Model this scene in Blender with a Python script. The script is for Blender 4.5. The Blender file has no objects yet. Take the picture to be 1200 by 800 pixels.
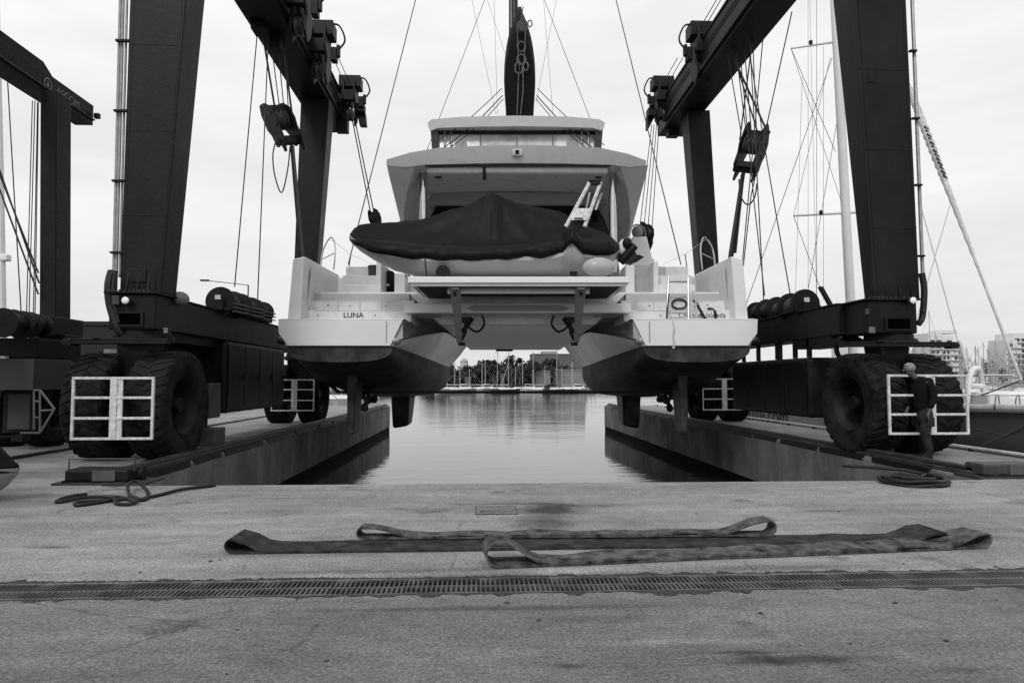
import bpy, bmesh, math, random
from mathutils import Vector, Matrix, noise
R = random.Random(11)
C = bpy.context.scene.collection
PI = math.pi

# ------------------------------------------------------------------ camera
TH, PT = math.radians(2.72), math.radians(3.29)
cd = bpy.data.cameras.new('camera'); cam = bpy.data.objects.new('camera', cd); C.objects.link(cam)
cam.location = (0, 0, 1.4); cam.rotation_euler = (math.radians(90)+PT, 0, -TH)
cd.sensor_width = 36; cd.lens = 24; cd.clip_end = 4000; cd.clip_start = .05
bpy.context.scene.camera = cam
# ------------------------------------------------------------------ world
SUN_EL, SUN_AZ = 42, 200        # azimuth clockwise from +Y: the sun stands behind the camera
w = bpy.data.worlds.new('World'); bpy.context.scene.world = w; w.use_nodes = True
nt = w.node_tree; N = nt.nodes; L = nt.links; N.clear()
wo = N.new('ShaderNodeOutputWorld'); bg = N.new('ShaderNodeBackground'); L.new(bg.outputs[0], wo.inputs[0])
sky = N.new('ShaderNodeTexSky'); sky.sky_type = 'NISHITA'; sky.sun_disc = False
sky.sun_elevation = math.radians(SUN_EL); sky.sun_rotation = math.radians(SUN_AZ)
sky.dust_density = 4; sky.air_density = 1.5
bw = N.new('ShaderNodeRGBToBW'); L.new(sky.outputs[0], bw.inputs[0])
tc = N.new('ShaderNodeTexCoord'); sep = N.new('ShaderNodeSeparateXYZ'); L.new(tc.outputs['Generated'], sep.inputs[0])
mp = N.new('ShaderNodeMapping'); mp.inputs['Scale'].default_value = (1, 1, 4.5); L.new(tc.outputs['Generated'], mp.inputs[0])
nz = N.new('ShaderNodeTexNoise'); nz.inputs['Scale'].default_value = 2.6; nz.inputs['Detail'].default_value = 7; nz.inputs['Roughness'].default_value = .55
L.new(mp.outputs[0], nz.inputs['Vector'])
cr = N.new('ShaderNodeValToRGB'); L.new(sep.outputs[2], cr.inputs[0])     # overcast: paler overhead than at the horizon
e = cr.color_ramp.elements; e[0].position = 0; e[0].color = (7.5,)*3+(1,); e[1].position = .5; e[1].color = (9.1,)*3+(1,)
e2 = cr.color_ramp.elements.new(.16); e2.color = (8.1,)*3+(1,)
mr = N.new('ShaderNodeMapRange'); L.new(nz.outputs[0], mr.inputs[0]); mr.inputs[1].default_value = .35; mr.inputs[2].default_value = .65
mr.inputs[3].default_value = .91; mr.inputs[4].default_value = 1.05
ml = N.new('ShaderNodeMath'); ml.operation = 'MULTIPLY'; L.new(cr.outputs[0], ml.inputs[0]); L.new(mr.outputs[0], ml.inputs[1])
mx = N.new('ShaderNodeMix'); mx.data_type = 'FLOAT'; mx.inputs[0].default_value = .12; L.new(ml.outputs[0], mx.inputs[2]); L.new(bw.outputs[0], mx.inputs[3])
L.new(mx.outputs[0], bg.inputs[0]); bg.inputs[1].default_value = .116
sd = bpy.data.lights.new('sun', 'SUN'); sd.energy = 1.6; sd.angle = math.radians(14); sd.color = (1, 1, 1)
so = bpy.data.objects.new('sun', sd); C.objects.link(so)
az = math.radians(SUN_AZ); el = math.radians(SUN_EL)
sdir = Vector((math.sin(az)*math.cos(el), math.cos(az)*math.cos(el), math.sin(el)))
so.rotation_euler = sdir.to_track_quat('Z', 'Y').to_euler(); so.location = (0, -20, 30)
sc = bpy.context.scene
sc.view_settings.view_transform = 'Standard'; sc.view_settings.look = 'None'; sc.view_settings.exposure = 0; sc.view_settings.gamma = 1

# ------------------------------------------------------------------ measuring helpers (sight lines of the survey position)
fw = Vector((math.sin(TH)*math.cos(PT), math.cos(TH)*math.cos(PT), math.sin(PT)))
rt = Vector((math.cos(TH), -math.sin(TH), 0))
up = Vector((-math.sin(TH)*math.sin(PT), -math.cos(TH)*math.sin(PT), math.cos(PT)))
EYE = Vector((0, 0, 1.4))
def ray(px, py): return fw + rt*((px-600)/800) + up*((400-py)/800)
def PY(px, py, Y): r = ray(px, py); return EYE + r*(Y/r.y)
def G(px, py, z=0): r = ray(px, py); return EYE + r*((z-1.4)/r.z)
def at(px, Y, z=0):
    p = PY(px, 400, Y); return Vector((p.x, Y, z))
D0 = 16.2; X0 = 7/800*D0
def B(px, py, d):                                  # point in the catamaran's own frame: x right, y forward of the transom, z up
    b = (400-py)/800; t = (D0+d)/(math.cos(PT)-b*math.sin(PT))
    return Vector(((px-600)/800*t - X0, d, 1.4+t*(math.sin(PT)+b*math.cos(PT))))

# ------------------------------------------------------------------ materials
MC = {}
def mat(name, v, rough=.6, amt=.15, scale=4, bump=0, bscale=None, metal=0, spec=.3, detail=5, streak=0, v2=None, coat=0, speck=0):
    if name in MC: return MC[name]
    m = bpy.data.materials.new(name); m.use_nodes = True; n = m.node_tree.nodes; l = m.node_tree.links
    p = n['Principled BSDF']; p.inputs['Roughness'].default_value = rough; p.inputs['Metallic'].default_value = metal
    p.inputs['Specular IOR Level'].default_value = spec; p.inputs['Coat Weight'].default_value = coat
    t = n.new('ShaderNodeTexCoord'); vec = t.outputs['Object']
    a = n.new('ShaderNodeTexNoise'); a.inputs['Scale'].default_value = scale; a.inputs['Detail'].default_value = detail; a.inputs['Roughness'].default_value = .62
    l.new(vec, a.inputs['Vector'])
    r = n.new('ShaderNodeMapRange'); l.new(a.outputs[0], r.inputs[0]); r.inputs[1].default_value = .32; r.inputs[2].default_value = .68
    lo, hi = v*(1-amt), (v2 if v2 is not None else v*(1+amt))
    r.inputs[3].default_value = lo; r.inputs[4].default_value = hi
    out = r.outputs[0]
    if streak:                                    # vertical run marks: rust and dirt washed down a face
        mp = n.new('ShaderNodeMapping'); mp.inputs['Scale'].default_value = (streak, streak, streak*.06); l.new(vec, mp.inputs[0])
        b = n.new('ShaderNodeTexNoise'); b.inputs['Scale'].default_value = 1; b.inputs['Detail'].default_value = 6; l.new(mp.outputs[0], b.inputs['Vector'])
        r2 = n.new('ShaderNodeMapRange'); l.new(b.outputs[0], r2.inputs[0]); r2.inputs[1].default_value = .42; r2.inputs[2].default_value = .7
        r2.inputs[3].default_value = 1; r2.inputs[4].default_value = .55
        q = n.new('ShaderNodeMath'); q.operation = 'MULTIPLY'; l.new(out, q.inputs[0]); l.new(r2.outputs[0], q.inputs[1]); out = q.outputs[0]
    l.new(out, p.inputs['Base Color'])
    rr = n.new('ShaderNodeMapRange'); l.new(a.outputs[0], rr.inputs[0]); rr.inputs[3].default_value = max(.02, rough-.12); rr.inputs[4].default_value = min(1, rough+.12)
    l.new(rr.outputs[0], p.inputs['Roughness'])
    if bump:
        b = n.new('ShaderNodeTexNoise'); b.inputs['Scale'].default_value = bscale or scale*6; b.inputs['Detail'].default_value = 6; l.new(vec, b.inputs['Vector'])
        u = n.new('ShaderNodeBump'); u.inputs['Strength'].default_value = bump; u.inputs['Distance'].default_value = .02; l.new(b.outputs[0], u.inputs['Height'])
        l.new(u.outputs[0], p.inputs['Normal'])
    MC[name] = m; return m
STEEL = mat('painted steel', .0065, .5, .65, 1.6, .2, 14, spec=.18, streak=3)
STEELD = mat('oily black steel', .006, .55, .5, 5, .3, 20, spec=.2)
STEELL = mat('grey machinery', .038, .5, .5, 6, .2, 24, spec=.3)
RUBBER = mat('tyre rubber', .007, .85, .6, 4, .5, 30, spec=.12, v2=.022)
RIM = mat('dusty rim steel', .010, .6, .4, 7, .2, spec=.2)
WHITEP = mat('white tube paint', .52, .5, .3, 14, .05, spec=.3)
GEL = mat('white gelcoat', .68, .22, .035, 1.3, 0, spec=.5, coat=.2)
GELS = mat('scuffed gelcoat', .66, .35, .10, 6, .03, 30, spec=.4)
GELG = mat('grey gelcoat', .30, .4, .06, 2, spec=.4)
ANTI = mat('antifouling', .022, .55, .5, 2.2, .3, 18, spec=.2, v2=.075, streak=2)
ANTIL = mat('worn antifouling', .06, .75, .7, 6, .35, 18, spec=.12)
BLACK = mat('black canvas', .004, .8, .4, 3, .5, 9, spec=.12)
CANV = mat('tender cover canvas', .0020, .55, .5, 2.5, .6, 3, spec=.16)
DARKGL = mat('dark glass', .012, .08, .2, 3, spec=.6)
GLASS = mat('reflection-pale glass', .42, .12, .4, 1.1, spec=.8, v2=.85)  # opaque; the reflection on the panes is put into this pale colour
VINYL = mat('hazy clear vinyl', .20, .15, .3, 1.6, spec=.6, v2=.34); VINYL.node_tree.nodes['Principled BSDF'].inputs['Alpha'].default_value = .55
CHROME = mat('stainless', .55, .16, .1, 4, metal=1)
ALU = mat('aluminium', .42, .35, .12, 8, metal=.8)
ROPE = mat('wire rope', .03, .6, .3, 20, spec=.3)
WEB = mat('sling webbing', .022, .85, .5, 7, .7, 90, spec=.1, v2=.06)
WEBL = mat('worn sling webbing', .05, .85, .75, 9, .7, 90, spec=.1, v2=.15)
HOSE = mat('rubber hose', .008, .5, .3, 9, spec=.3)

# ------------------------------------------------------------------ mesh builder
OM = {}
class MB:
    def __init__(s): s.v = []; s.f = []
    def add(s, vs, fs):
        o = len(s.v); s.v += [Vector(v) for v in vs]; s.f += [tuple(i+o for i in f) for f in fs]; return s
    def hexa(s, b, t):                             # b, t: four corners each, same winding
        return s.add(list(b)+list(t), [(0,3,2,1),(4,5,6,7),(0,1,5,4),(1,2,6,5),(2,3,7,6),(3,0,4,7)])
    def box(s, lo, hi):
        x0,y0,z0 = lo; x1,y1,z1 = hi
        return s.hexa([(x0,y0,z0),(x1,y0,z0),(x1,y1,z0),(x0,y1,z0)], [(x0,y0,z1),(x1,y0,z1),(x1,y1,z1),(x0,y1,z1)])
    def cbox(s, c, d, M=None):
        n = len(s.v); s.box([-x/2 for x in d], [x/2 for x in d])
        for i in range(n, len(s.v)): s.v[i] = (M @ s.v[i] if M else s.v[i]) + Vector(c)
        return s
    def prism(s, pts, ext):                        # pts: planar polygon, ext: extrusion vector
        n = len(pts); e = Vector(ext); P = [Vector(p) for p in pts]
        return s.add(P+[p+e for p in P], [tuple(range(n))[::-1], tuple(range(n, 2*n))]+[(i, (i+1) % n, (i+1) % n+n, i+n) for i in range(n)])
    def tube(s, path, r, n=8, caps=True):
        P = [Vector(p) for p in path]; m = len(P); rings = []
        up0 = Vector((0, 0, 1)); prev = None
        for i, p in enumerate(P):
            d = (P[min(i+1, m-1)]-P[max(i-1, 0)])
            if d.length < 1e-9: d = Vector((0, 0, 1))
            d.normalize()
            if prev is None:
                a = d.cross(up0 if abs(d.z) < .9 else Vector((1, 0, 0))); 
            else: a = prev - d*prev.dot(d)
            if a.length < 1e-6: a = d.orthogonal()
            a.normalize(); prev = a; b = d.cross(a)
            rr = r[i] if isinstance(r, (list, tuple)) else r
            rings.append([p+(a*math.cos(2*PI*k/n)+b*math.sin(2*PI*k/n))*rr for k in range(n)])
        return s.loft(rings, caps)
    def loft(s, rings, caps=True, closed=True):
        n = len(rings[0]); vs = [v for r in rings for v in r]; fs = []
        for i in range(len(rings)-1):
            for k in range(n if closed else n-1):
                a = i*n+k; b = i*n+(k+1) % n; fs.append((a, b, b+n, a+n))
        if caps: fs += [tuple(range(n))[::-1], tuple(range((len(rings)-1)*n, len(rings)*n))]
        return s.add(vs, fs)
    def lathe(s, prof, c, axis='z', n=32, close=False):
        c = Vector(c); rings = []
        for (r, h) in prof:
            ring = []
            for k in range(n):
                a = 2*PI*k/n; u, v = r*math.cos(a), r*math.sin(a)
                ring.append(c+(Vector((u, v, h)) if axis == 'z' else Vector((h, u, v)) if axis == 'x' else Vector((u, h, v))))
            rings.append(ring)
        if close: rings.append(rings[0])
        return s.loft(rings, not close)
    def sphere(s, c, r, n=12, m=8):
        rx, ry, rz = r if isinstance(r, (tuple, list)) else (r, r, r); c = Vector(c); rings = []
        for i in range(m+1):
            ph = PI*i/m; q = max(math.sin(ph), .02)
            rings.append([c+Vector((rx*q*math.cos(2*PI*k/n), ry*q*math.sin(2*PI*k/n), -rz*math.cos(ph))) for k in range(n)])
        return s.loft(rings)
    def build(s, name, m, parent=None, smooth=False, bevel=0, world=True, seg=2, ang=35):
        me = bpy.data.meshes.new(name)
        M = OM[parent.name].inverted() if (parent is not None and world) else Matrix()
        me.from_pydata([tuple(M @ v) for v in s.v], [], s.f)
        bm = bmesh.new(); bm.from_mesh(me); bmesh.ops.recalc_face_normals(bm, faces=bm.faces); bm.to_mesh(me); bm.free()
        for q in (m if isinstance(m, list) else [m]): me.materials.append(q)
        if smooth:
            me.polygons.foreach_set('use_smooth', [True]*len(me.polygons))
            me.set_sharp_from_angle(angle=math.radians(ang))
        o = bpy.data.objects.new(name, me); C.objects.link(o)
        if parent is not None: o.parent = parent; OM[o.name] = OM[parent.name]
        else: OM[o.name] = Matrix()
        if bevel:
            b = o.modifiers.new('bevel', 'BEVEL'); b.width = bevel; b.segments = seg; b.limit_method = 'ANGLE'; b.angle_limit = math.radians(40)
        return o
def tag(o, label=None, cat=None, group=None, kind=None):
    if label: o['label'] = label
    if cat: o['category'] = cat
    if group: o['group'] = group
    if kind: o['kind'] = kind
    return o
def thing(name, loc, label, cat, group=None, rz=0):
    o = bpy.data.objects.new(name, None); C.objects.link(o); o.location = loc; o.rotation_euler = (0, 0, rz)
    o.empty_display_size = .3
    OM[o.name] = Matrix.Translation(Vector(loc)) @ Matrix.Rotation(rz, 4, 'Z'); return tag(o, label, cat, group)
KIDS = {}
def copy_tree(o, parent=None):
    c = o.copy(); C.objects.link(c); c.parent = parent; OM[c.name] = OM[o.name]
    for ch in [x for x in bpy.data.objects if x.parent == o]: copy_tree(ch, c)
    return c
def structure(mb, name, m, smooth=False): return tag(mb.build(name, m, smooth=smooth), kind='structure')
def lettering(txt, size, M, m, parent, name='lettering', ext=.004):
    """flat letters turned into a mesh; M places them (x along the words, y up, z out of the face)"""
    cu = bpy.data.curves.new(name, 'FONT'); cu.body = txt; cu.size = size; cu.extrude = ext; cu.align_x = 'CENTER'
    t = bpy.data.objects.new('tmp', cu); C.objects.link(t); dg = bpy.context.evaluated_depsgraph_get()
    me = bpy.data.meshes.new_from_object(t.evaluated_get(dg)); C.objects.unlink(t); bpy.data.objects.remove(t)
    me.transform(M); me.transform(OM[parent.name].inverted()); me.materials.clear(); me.materials.append(m)
    o = bpy.data.objects.new(name, me); C.objects.link(o); o.parent = parent; OM[o.name] = OM[parent.name]; return o

# ================================================================== SETTING
WZ = -1.45                                       # water level below the quay
def concrete(name, v, dirt=1.0, wall=False, stains=()):
    m = bpy.data.materials.new(name); m.use_nodes = True; n = m.node_tree.nodes; l = m.node_tree.links
    p = n['Principled BSDF']; p.inputs['Specular IOR Level'].default_value = .25
    t = n.new('ShaderNodeTexCoord'); vec = t.outputs['Object']
    def noi(scale, det, sc3=None, ro=.6):
        a = n.new('ShaderNodeTexNoise'); a.inputs['Scale'].default_value = scale; a.inputs['Detail'].default_value = det; a.inputs['Roughness'].default_value = ro
        if sc3:
            mp = n.new('ShaderNodeMapping'); mp.inputs['Scale'].default_value = sc3; l.new(vec, mp.inputs[0]); l.new(mp.outputs[0], a.inputs[0])
        else: l.new(vec, a.inputs[0])
        return a.outputs[0]
    def rng(o, a, b, c, d):
        r = n.new('ShaderNodeMapRange'); l.new(o, r.inputs[0])
        for i, q in enumerate((a, b, c, d)): r.inputs[i+1].default_value = q
        return r.outputs[0]
    def mul(a, b):
        q = n.new('ShaderNodeMath'); q.operation = 'MULTIPLY'; l.new(a, q.inputs[0]); l.new(b, q.inputs[1]); return q.outputs[0]
    base = rng(noi(.55, 7), .3, .7, v*.72, v*1.25)
    if wall:
        base = mul(base, rng(noi(1, 6, (.9, .9, .5)), .35, .7, 1.2, .55)); base = mul(base, rng(noi(1, 7, (2.4, 2.4, .25), .65), .45, .72, 1.05, .7))     # rain and rust runs
        base = mul(base, rng(noi(9, 5), .3, .7, .85, 1.15))
    else:
        base = mul(base, rng(noi(1, 8, (.4, 3.4, 1), .65), .33, .67, .80, 1.18)); base = mul(base, rng(noi(7, 6, None, .7), .35, .65, .86, 1.14))         # drag marks across the slab
        base = mul(base, rng(noi(.9, 8, None, .7), .57, .68, 1, .45))              # old oil stains
        base = mul(base, rng(noi(1, 7, (.35, 1.3, 1)), .62, .74, 1, .7))
        base = mul(base, rng(noi(45, 6, None, .7), .34, .66, .45, 1.55))                         # aggregate
        base = mul(base, rng(noi(190, 2), .35, .65, .58, 1.42))
        vo = n.new('ShaderNodeTexVoronoi'); vo.feature = 'DISTANCE_TO_EDGE'; vo.inputs['Scale'].default_value = .42
        wv = n.new('ShaderNodeMix'); wv.data_type = 'VECTOR'; wv.inputs[0].default_value = .14
        nv = n.new('ShaderNodeTexNoise'); nv.inputs['Scale'].default_value = 2.4; nv.inputs['Detail'].default_value = 8; l.new(vec, nv.inputs[0])
        l.new(vec, wv.inputs[4]); l.new(nv.outputs[1], wv.inputs[5]); l.new(wv.outputs[1], vo.inputs[0])
        # cracks only in places
        ck = rng(vo.outputs[0], 0, .006, .5, 1); gate = rng(noi(.7, 3), .53, .57, 0, .8)
        mm = n.new('ShaderNodeMix'); mm.data_type = 'FLOAT'; l.new(gate, mm.inputs[0]); mm.inputs[2].default_value = 1; l.new(ck, mm.inputs[3])
        base = mul(base, mm.outputs[0])
    if stains:
        dn = n.new('ShaderNodeTexNoise'); dn.inputs['Scale'].default_value = 3.2; dn.inputs['Detail'].default_value = 8; dn.inputs['Roughness'].default_value = .7; l.new(vec, dn.inputs[0])
        sb = n.new('ShaderNodeVectorMath'); sb.operation = 'SUBTRACT'; l.new(dn.outputs[1], sb.inputs[0]); sb.inputs[1].default_value = (.5, .5, .5)
        for (cx_, cy_, rx_, ry_, k_) in stains:
            mp = n.new('ShaderNodeMapping'); mp.inputs['Location'].default_value = (-cx_/rx_, -cy_/ry_, 0); mp.inputs['Scale'].default_value = (1/rx_, 1/ry_, 0); l.new(vec, mp.inputs[0])
            av = n.new('ShaderNodeVectorMath'); av.operation = 'MULTIPLY_ADD'; l.new(sb.outputs[0], av.inputs[0]); av.inputs[1].default_value = (1.7, 1.7, 0); l.new(mp.outputs[0], av.inputs[2])
            ln_ = n.new('ShaderNodeVectorMath'); ln_.operation = 'LENGTH'; l.new(av.outputs[0], ln_.inputs[0])
            base = mul(base, rng(ln_.outputs[1], .35, 1.15, k_, 1))
    l.new(base, p.inputs['Base Color'])
    l.new(rng(noi(1.1, 5), .35, .7, .92, .62), p.inputs['Roughness'])
    u = n.new('ShaderNodeBump'); u.inputs['Strength'].default_value = .45; u.inputs['Distance'].default_value = .012; l.new(noi(70, 5), u.inputs['Height'])
    l.new(u.outputs[0], p.inputs['Normal'])
    return m
def sp_(px, py, rx, ry, k): g_ = G(px, py); return (g_.x, g_.y, rx, ry, k)
CON = concrete('quay concrete', .235, stains=[sp_(645, 596, .42, .42, .22), sp_(636, 612, .36, .5, .42), sp_(690, 592, .6, .12, .55), sp_(600, 590, .9, .06, .45), sp_(60, 641, .22, .05, .4), sp_(660, 676, 1.6, .16, .5), sp_(450, 669, 1.1, .07, .6), sp_(900, 665, 1.0, .09, .6), sp_(45, 585, 1.2, .5, .7), sp_(60, 555, 1.4, .7, .75), sp_(970, 598, .3, .05, .6), sp_(300, 610, .9, .25, 1.15), sp_(850, 600, 1.0, .25, 1.12)]); CONW = concrete('dock wall concrete', .165, wall=True)
DIRT = mat('drain mud', .02, .9, .5, 8, .6, 40)
PE, RE = -5.05, 7.15                             # inner edges of the two piers
LO, RO = -11.0, 9.85                             # outer edges
YF, YE = 9.4, 38.8                               # quay front, pier ends
GY0, GY1 = 4.60, 4.965
q = MB(); q.box((-45, -30, -3), (45, GY0, 0)); structure(q, 'apron_ground', concrete('apron concrete', .148, stains=[sp_(930, 772, .46, .07, .34), (sp_(860, 764, .3, .03, .6)), sp_(668, 780, .09, .035, .5), sp_(1120, 785, .3, .03, .7), sp_(600, 712, 1.4, .05, .6), sp_(350, 770, .5, .12, .8), sp_(800, 752, .5, .05, 1.3), sp_(240, 720, .7, .06, 1.2), sp_(700, 725, .5, .09, .72)]))
q = MB()                                         # one sheet: quay with the drain trench, both piers
q.box((-45, GY1, -3), (45, YF, 0)); q.box((-45, GY0, -3), (45, GY1, -.3))
q.box((LO, YF, -3), (PE, YE, 0)); q.box((RE, YF, -3), (RO, YE, 0))
structure(q, 'quay_ground', CON)
for (a, b, s_) in ((PE, YF, 1), (RE, YF, -1)):     # facing slabs of the dock walls, with joints
    m_ = MB(); y = YF+.02
    while y < YE:
        y2 = min(y+2.6, YE); m_.box((min(a, a+.03*s_), y+.01, WZ+.28), (max(a, a+.03*s_), y2-.01, -.03)); y = y2
    for yy in (YE,): m_.box((a-.3 if s_ > 0 else a, YE, WZ+.28), (a if s_ > 0 else a+.3, YE+.03, -.03))
    structure(m_, 'dock_wall', CONW)
    m_ = MB(); m_.box((min(a, a-.0*s_)-(.3 if s_ > 0 else 0), YF, -2.6), (a+(.012 if s_ > 0 else .3), YE, WZ+.3)) if s_ > 0 else m_.box((a-.012, YF, -2.6), (a+.3, YE, WZ+.3))
    structure(m_, 'wet_wall_foot', mat('wet weed covered wall', .006, .9, .5, 3, .5, 20, spec=.05))
m_ = MB()
for (xa, xb) in ((-45, LO), (PE, RE), (RO, 45)): m_.box((xa, YF, WZ-1), (xb, YF+.012, -.02))
structure(m_, 'quay_face', CONW)
# lighter edge coping on the slab, 4 mm proud
m_ = MB(); m_.box((PE, 8.35, -.01), (RE, YF+.003, .004)); structure(m_, 'quay_coping', concrete('coping concrete', .235))
# water
wm = bpy.data.materials.new('harbour water'); wm.use_nodes = True; n = wm.node_tree.nodes; l = wm.node_tree.links; p = n['Principled BSDF']
p.inputs['Base Color'].default_value = (.035,)*3+(1,); p.inputs['Roughness'].default_value = .04; p.inputs['IOR'].default_value = 1.33; p.inputs['Specular IOR Level'].default_value = .9
t = n.new('ShaderNodeTexCoord')
def wn(sc3, det):
    mp = n.new('ShaderNodeMapping'); mp.inputs['Scale'].default_value = sc3; l.new(t.outputs['Object'], mp.inputs[0])
    a = n.new('ShaderNodeTexNoise'); a.inputs['Scale'].default_value = 1; a.inputs['Detail'].default_value = det; l.new(mp.outputs[0], a.inputs[0]); return a.outputs[0]
ad = n.new('ShaderNodeMath'); ad.operation = 'MULTIPLY_ADD'; l.new(wn((1.6, 3.6, 1), 4), ad.inputs[0]); ad.inputs[1].default_value = .3; l.new(wn((.25, .6, 1), 2), ad.inputs[2])
gt = n.new('ShaderNodeMapRange'); l.new(wn((.02, .05, 1), 2), gt.inputs[0]); gt.inputs[1].default_value = .35; gt.inputs[2].default_value = .65; gt.inputs[3].default_value = .03; gt.inputs[4].default_value = .11
u = n.new('ShaderNodeBump'); u.inputs['Distance'].default_value = .35; l.new(gt.outputs[0], u.inputs['Strength']); l.new(ad.outputs[0], u.inputs['Height']); l.new(u.outputs[0], p.inputs['Normal'])
m_ = MB(); m_.add([(-900, YF-.5, WZ), (900, YF-.5, WZ), (900, 1500, WZ), (-900, 1500, WZ)], [(0, 1, 2, 3)]); structure(m_, 'water', wm)
# far shore
m_ = MB(); m_.box((-260, 178, WZ-2), (420, 900, -.25)); structure(m_, 'far_shore_ground', mat('far shore ground', .05, .9, .4, .1))
m_ = MB(); m_.box((-120, 52, WZ-2), (-19, 178, .1)); structure(m_, 'side_bank_ground', mat('yard ground', .16, .9, .3, .2))
m_ = MB(); m_.box((-50, 170.5, WZ-.4), (40, 173, WZ+.55)); structure(m_, 'far_pontoon', mat('dark pontoon', .012, .8, .3, 1))

# ---------------- quay details
GRATE = mat('cast iron grate', .035, .45, .5, 2.5, .3, 60, spec=.4, v2=.12)
g = MB(); x0 = .0; W = .5; y0, y1 = GY0+.012, GY1-.012; ym = (y0+y1)/2
g.box((0.002, y0, -.03), (W-.002, y0+.028, 0)); g.box((.002, y1-.028, -.03), (W-.002, y1, 0)); g.box((.002, ym-.011, -.03), (W-.002, ym+.011, -.001))
k = 0
while k*.0335 < W-.01:
    xx = .006+k*.0335; g.box((xx, y0+.028, -.028), (xx+.0135, ym-.011, -.0015)); g.box((xx, ym+.011, -.028), (xx+.0135, y1-.028, -.0015)); k += 1
gp = g.build('drain_grate', GRATE); gp.location = (-5, 0, 0); OM[gp.name] = Matrix()
tag(gp, 'short slotted cast iron section of the drain crossing the concrete quay', 'drain grate', 'slotted sections of the drain channel')
for i in range(1, 21):
    c = gp.copy(); C.objects.link(c); c.location = (-5+i*W, (R.random()-.5)*.004, R.uniform(-.003, .001))
m_ = MB()                                        # broken asphalt seal along the channel, a ragged strip
for (ya, sg) in ((GY0, -1), (GY1, 1)):
    pts = []; x = -6
    while x < 7.5:
        wdt = max(.012, .03+.07*noise.noise(Vector((x*1.1, ya*3, 0)))+.06*noise.noise(Vector((x*7, ya, 2)))+.05*noise.noise(Vector((x*23, ya, 5))))
        pts.append((x, wdt)); x += .02
    vs = []; fs = []
    for (x, wd) in pts: vs += [(x, ya, .003), (x, ya+sg*wd, .003)]
    for i in range(len(pts)-1): fs.append((2*i, 2*i+1, 2*i+3, 2*i+2))
    m_.add(vs, fs)
structure(m_, 'drain_seal', mat('tarry seal', .012, .8, .7, 30, .6, 60, v2=.07))
tag(MB().box((-1.05, 8.22, .004), (-.45, 8.62, .010)).build('cover_plate', concrete('cover plate concrete', .17)), kind='structure')
cv = thing('cable_cover', G(581, 598), 'small rectangular inset cover with worn raised letters in the concrete near the dock edge', 'cover plate')
c0, c1 = G(557, 603), G(604, 593)
fr = MB(); t_ = .009
for (a, b) in (((c0.x, c0.y), (c1.x, c0.y+t_)), ((c0.x, c1.y-t_), (c1.x, c1.y)), ((c0.x, c0.y), (c0.x+t_, c1.y)), ((c1.x-t_, c0.y), (c1.x, c1.y))): fr.box((a[0], a[1], 0), (b[0], b[1], .008))
fr.build('frame', mat('plate rim', .03, .8), cv)
MB().box((c0.x+t_, c0.y+t_, .0), (c1.x-t_, c1.y-t_, .007)).build('plate', mat('plate', .15, .8, .4, 12, .5, 60), cv)
lettering('EIMCAV', .12, Matrix.Translation(((c0.x+c1.x)/2, c0.y+.10, .010)) @ Matrix.Scale(.85, 4, (1, 0, 0)), mat('letters worn', .12, .8, .3, 9), cv)
o = [x for x in bpy.data.objects if x.name.startswith('cover_plate')][0]; bpy.data.objects.remove(o)

# kerb rails along the dock edges
def kerb(xe, sg, label):
    t = thing('edge_rail', (xe-sg*.2, YF, 0), label, 'kerb rail')
    k = MB(); k.box((min(xe-sg*.05, xe-sg*.33), YF+.35, 0), (max(xe-sg*.05, xe-sg*.33), YE-.3, .07)); k.build('base_plate', STEELL, t, bevel=.008)
    k = MB(); k.box((min(xe-sg*.10, xe-sg*.26), YF+.4, .07), (max(xe-sg*.10, xe-sg*.26), YE-.4, .13)); k.build('rail', mat('rubbed rail', .045, .45, .6, 4, .2, metal=.4), t, bevel=.015)
    y = YF+1.2
    while y < YE-3:
        ln = R.uniform(1.2, 2.6); k = MB(); xx = xe+sg*.035; k.box((min(xe-sg*.04, xx), y, -.09+R.uniform(-.02, .01)), (max(xe-sg*.04, xx), y+ln, .02)); k.build('fender_strip', STEELD, t, bevel=.01); y += ln+R.uniform(.05, .35)
    return t
kerb(PE, 1, 'low steel edge rail along the left side of the boat dock')
kerb(RE, -1, 'low steel edge rail along the right side of the boat dock')
def stop(xc, label, frame):
    t = thing('rail_stop', (xc, 9.75, 0), label, 'buffer')
    MB().box((xc-.62, 9.5, 0), (xc+.62, 10.05, .03)).build('foot_plate', STEELL, t)
    MB().box((xc-.5, 9.58, .03), (xc+.35, 9.98, .2)).build('block', STEELD if frame else STEELL, t, bevel=.03)
    MB().box((xc-.12, 9.56, .05), (xc+.18, 9.575, .19)).build('label_plate', mat('dull plate', .07, .6), t)
    m_ = MB(); m_.lathe([(.001, -.02), (.09, -.02), (.09, .02), (.001, .02)], (xc+.45, 9.78, .12), 'x', 16); m_.build('roller', STEELD, t, smooth=True)
    for dx in (-.5, .3): MB().lathe([(.001, 0), (.025, 0), (.025, .03), (.001, .03)], (xc+dx+.02, 9.54, .03), 'z', 8).build('bolt', STEELD, t)
    if frame:
        a = [(xc-.45, 9.6, .18), (xc-.45, 9.6, .34), (xc+.42, 9.6, .34), (xc+.42, 9.6, .18)]; MB().tube(a, .012, 6).build('handle_frame', STEELL, t)
stop(-5.1, 'black rail stop with wire handle frame beside the loose hose at left', True)
stop(7.75, 'grey rounded rail stop behind the coiled hose at right', False)
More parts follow.
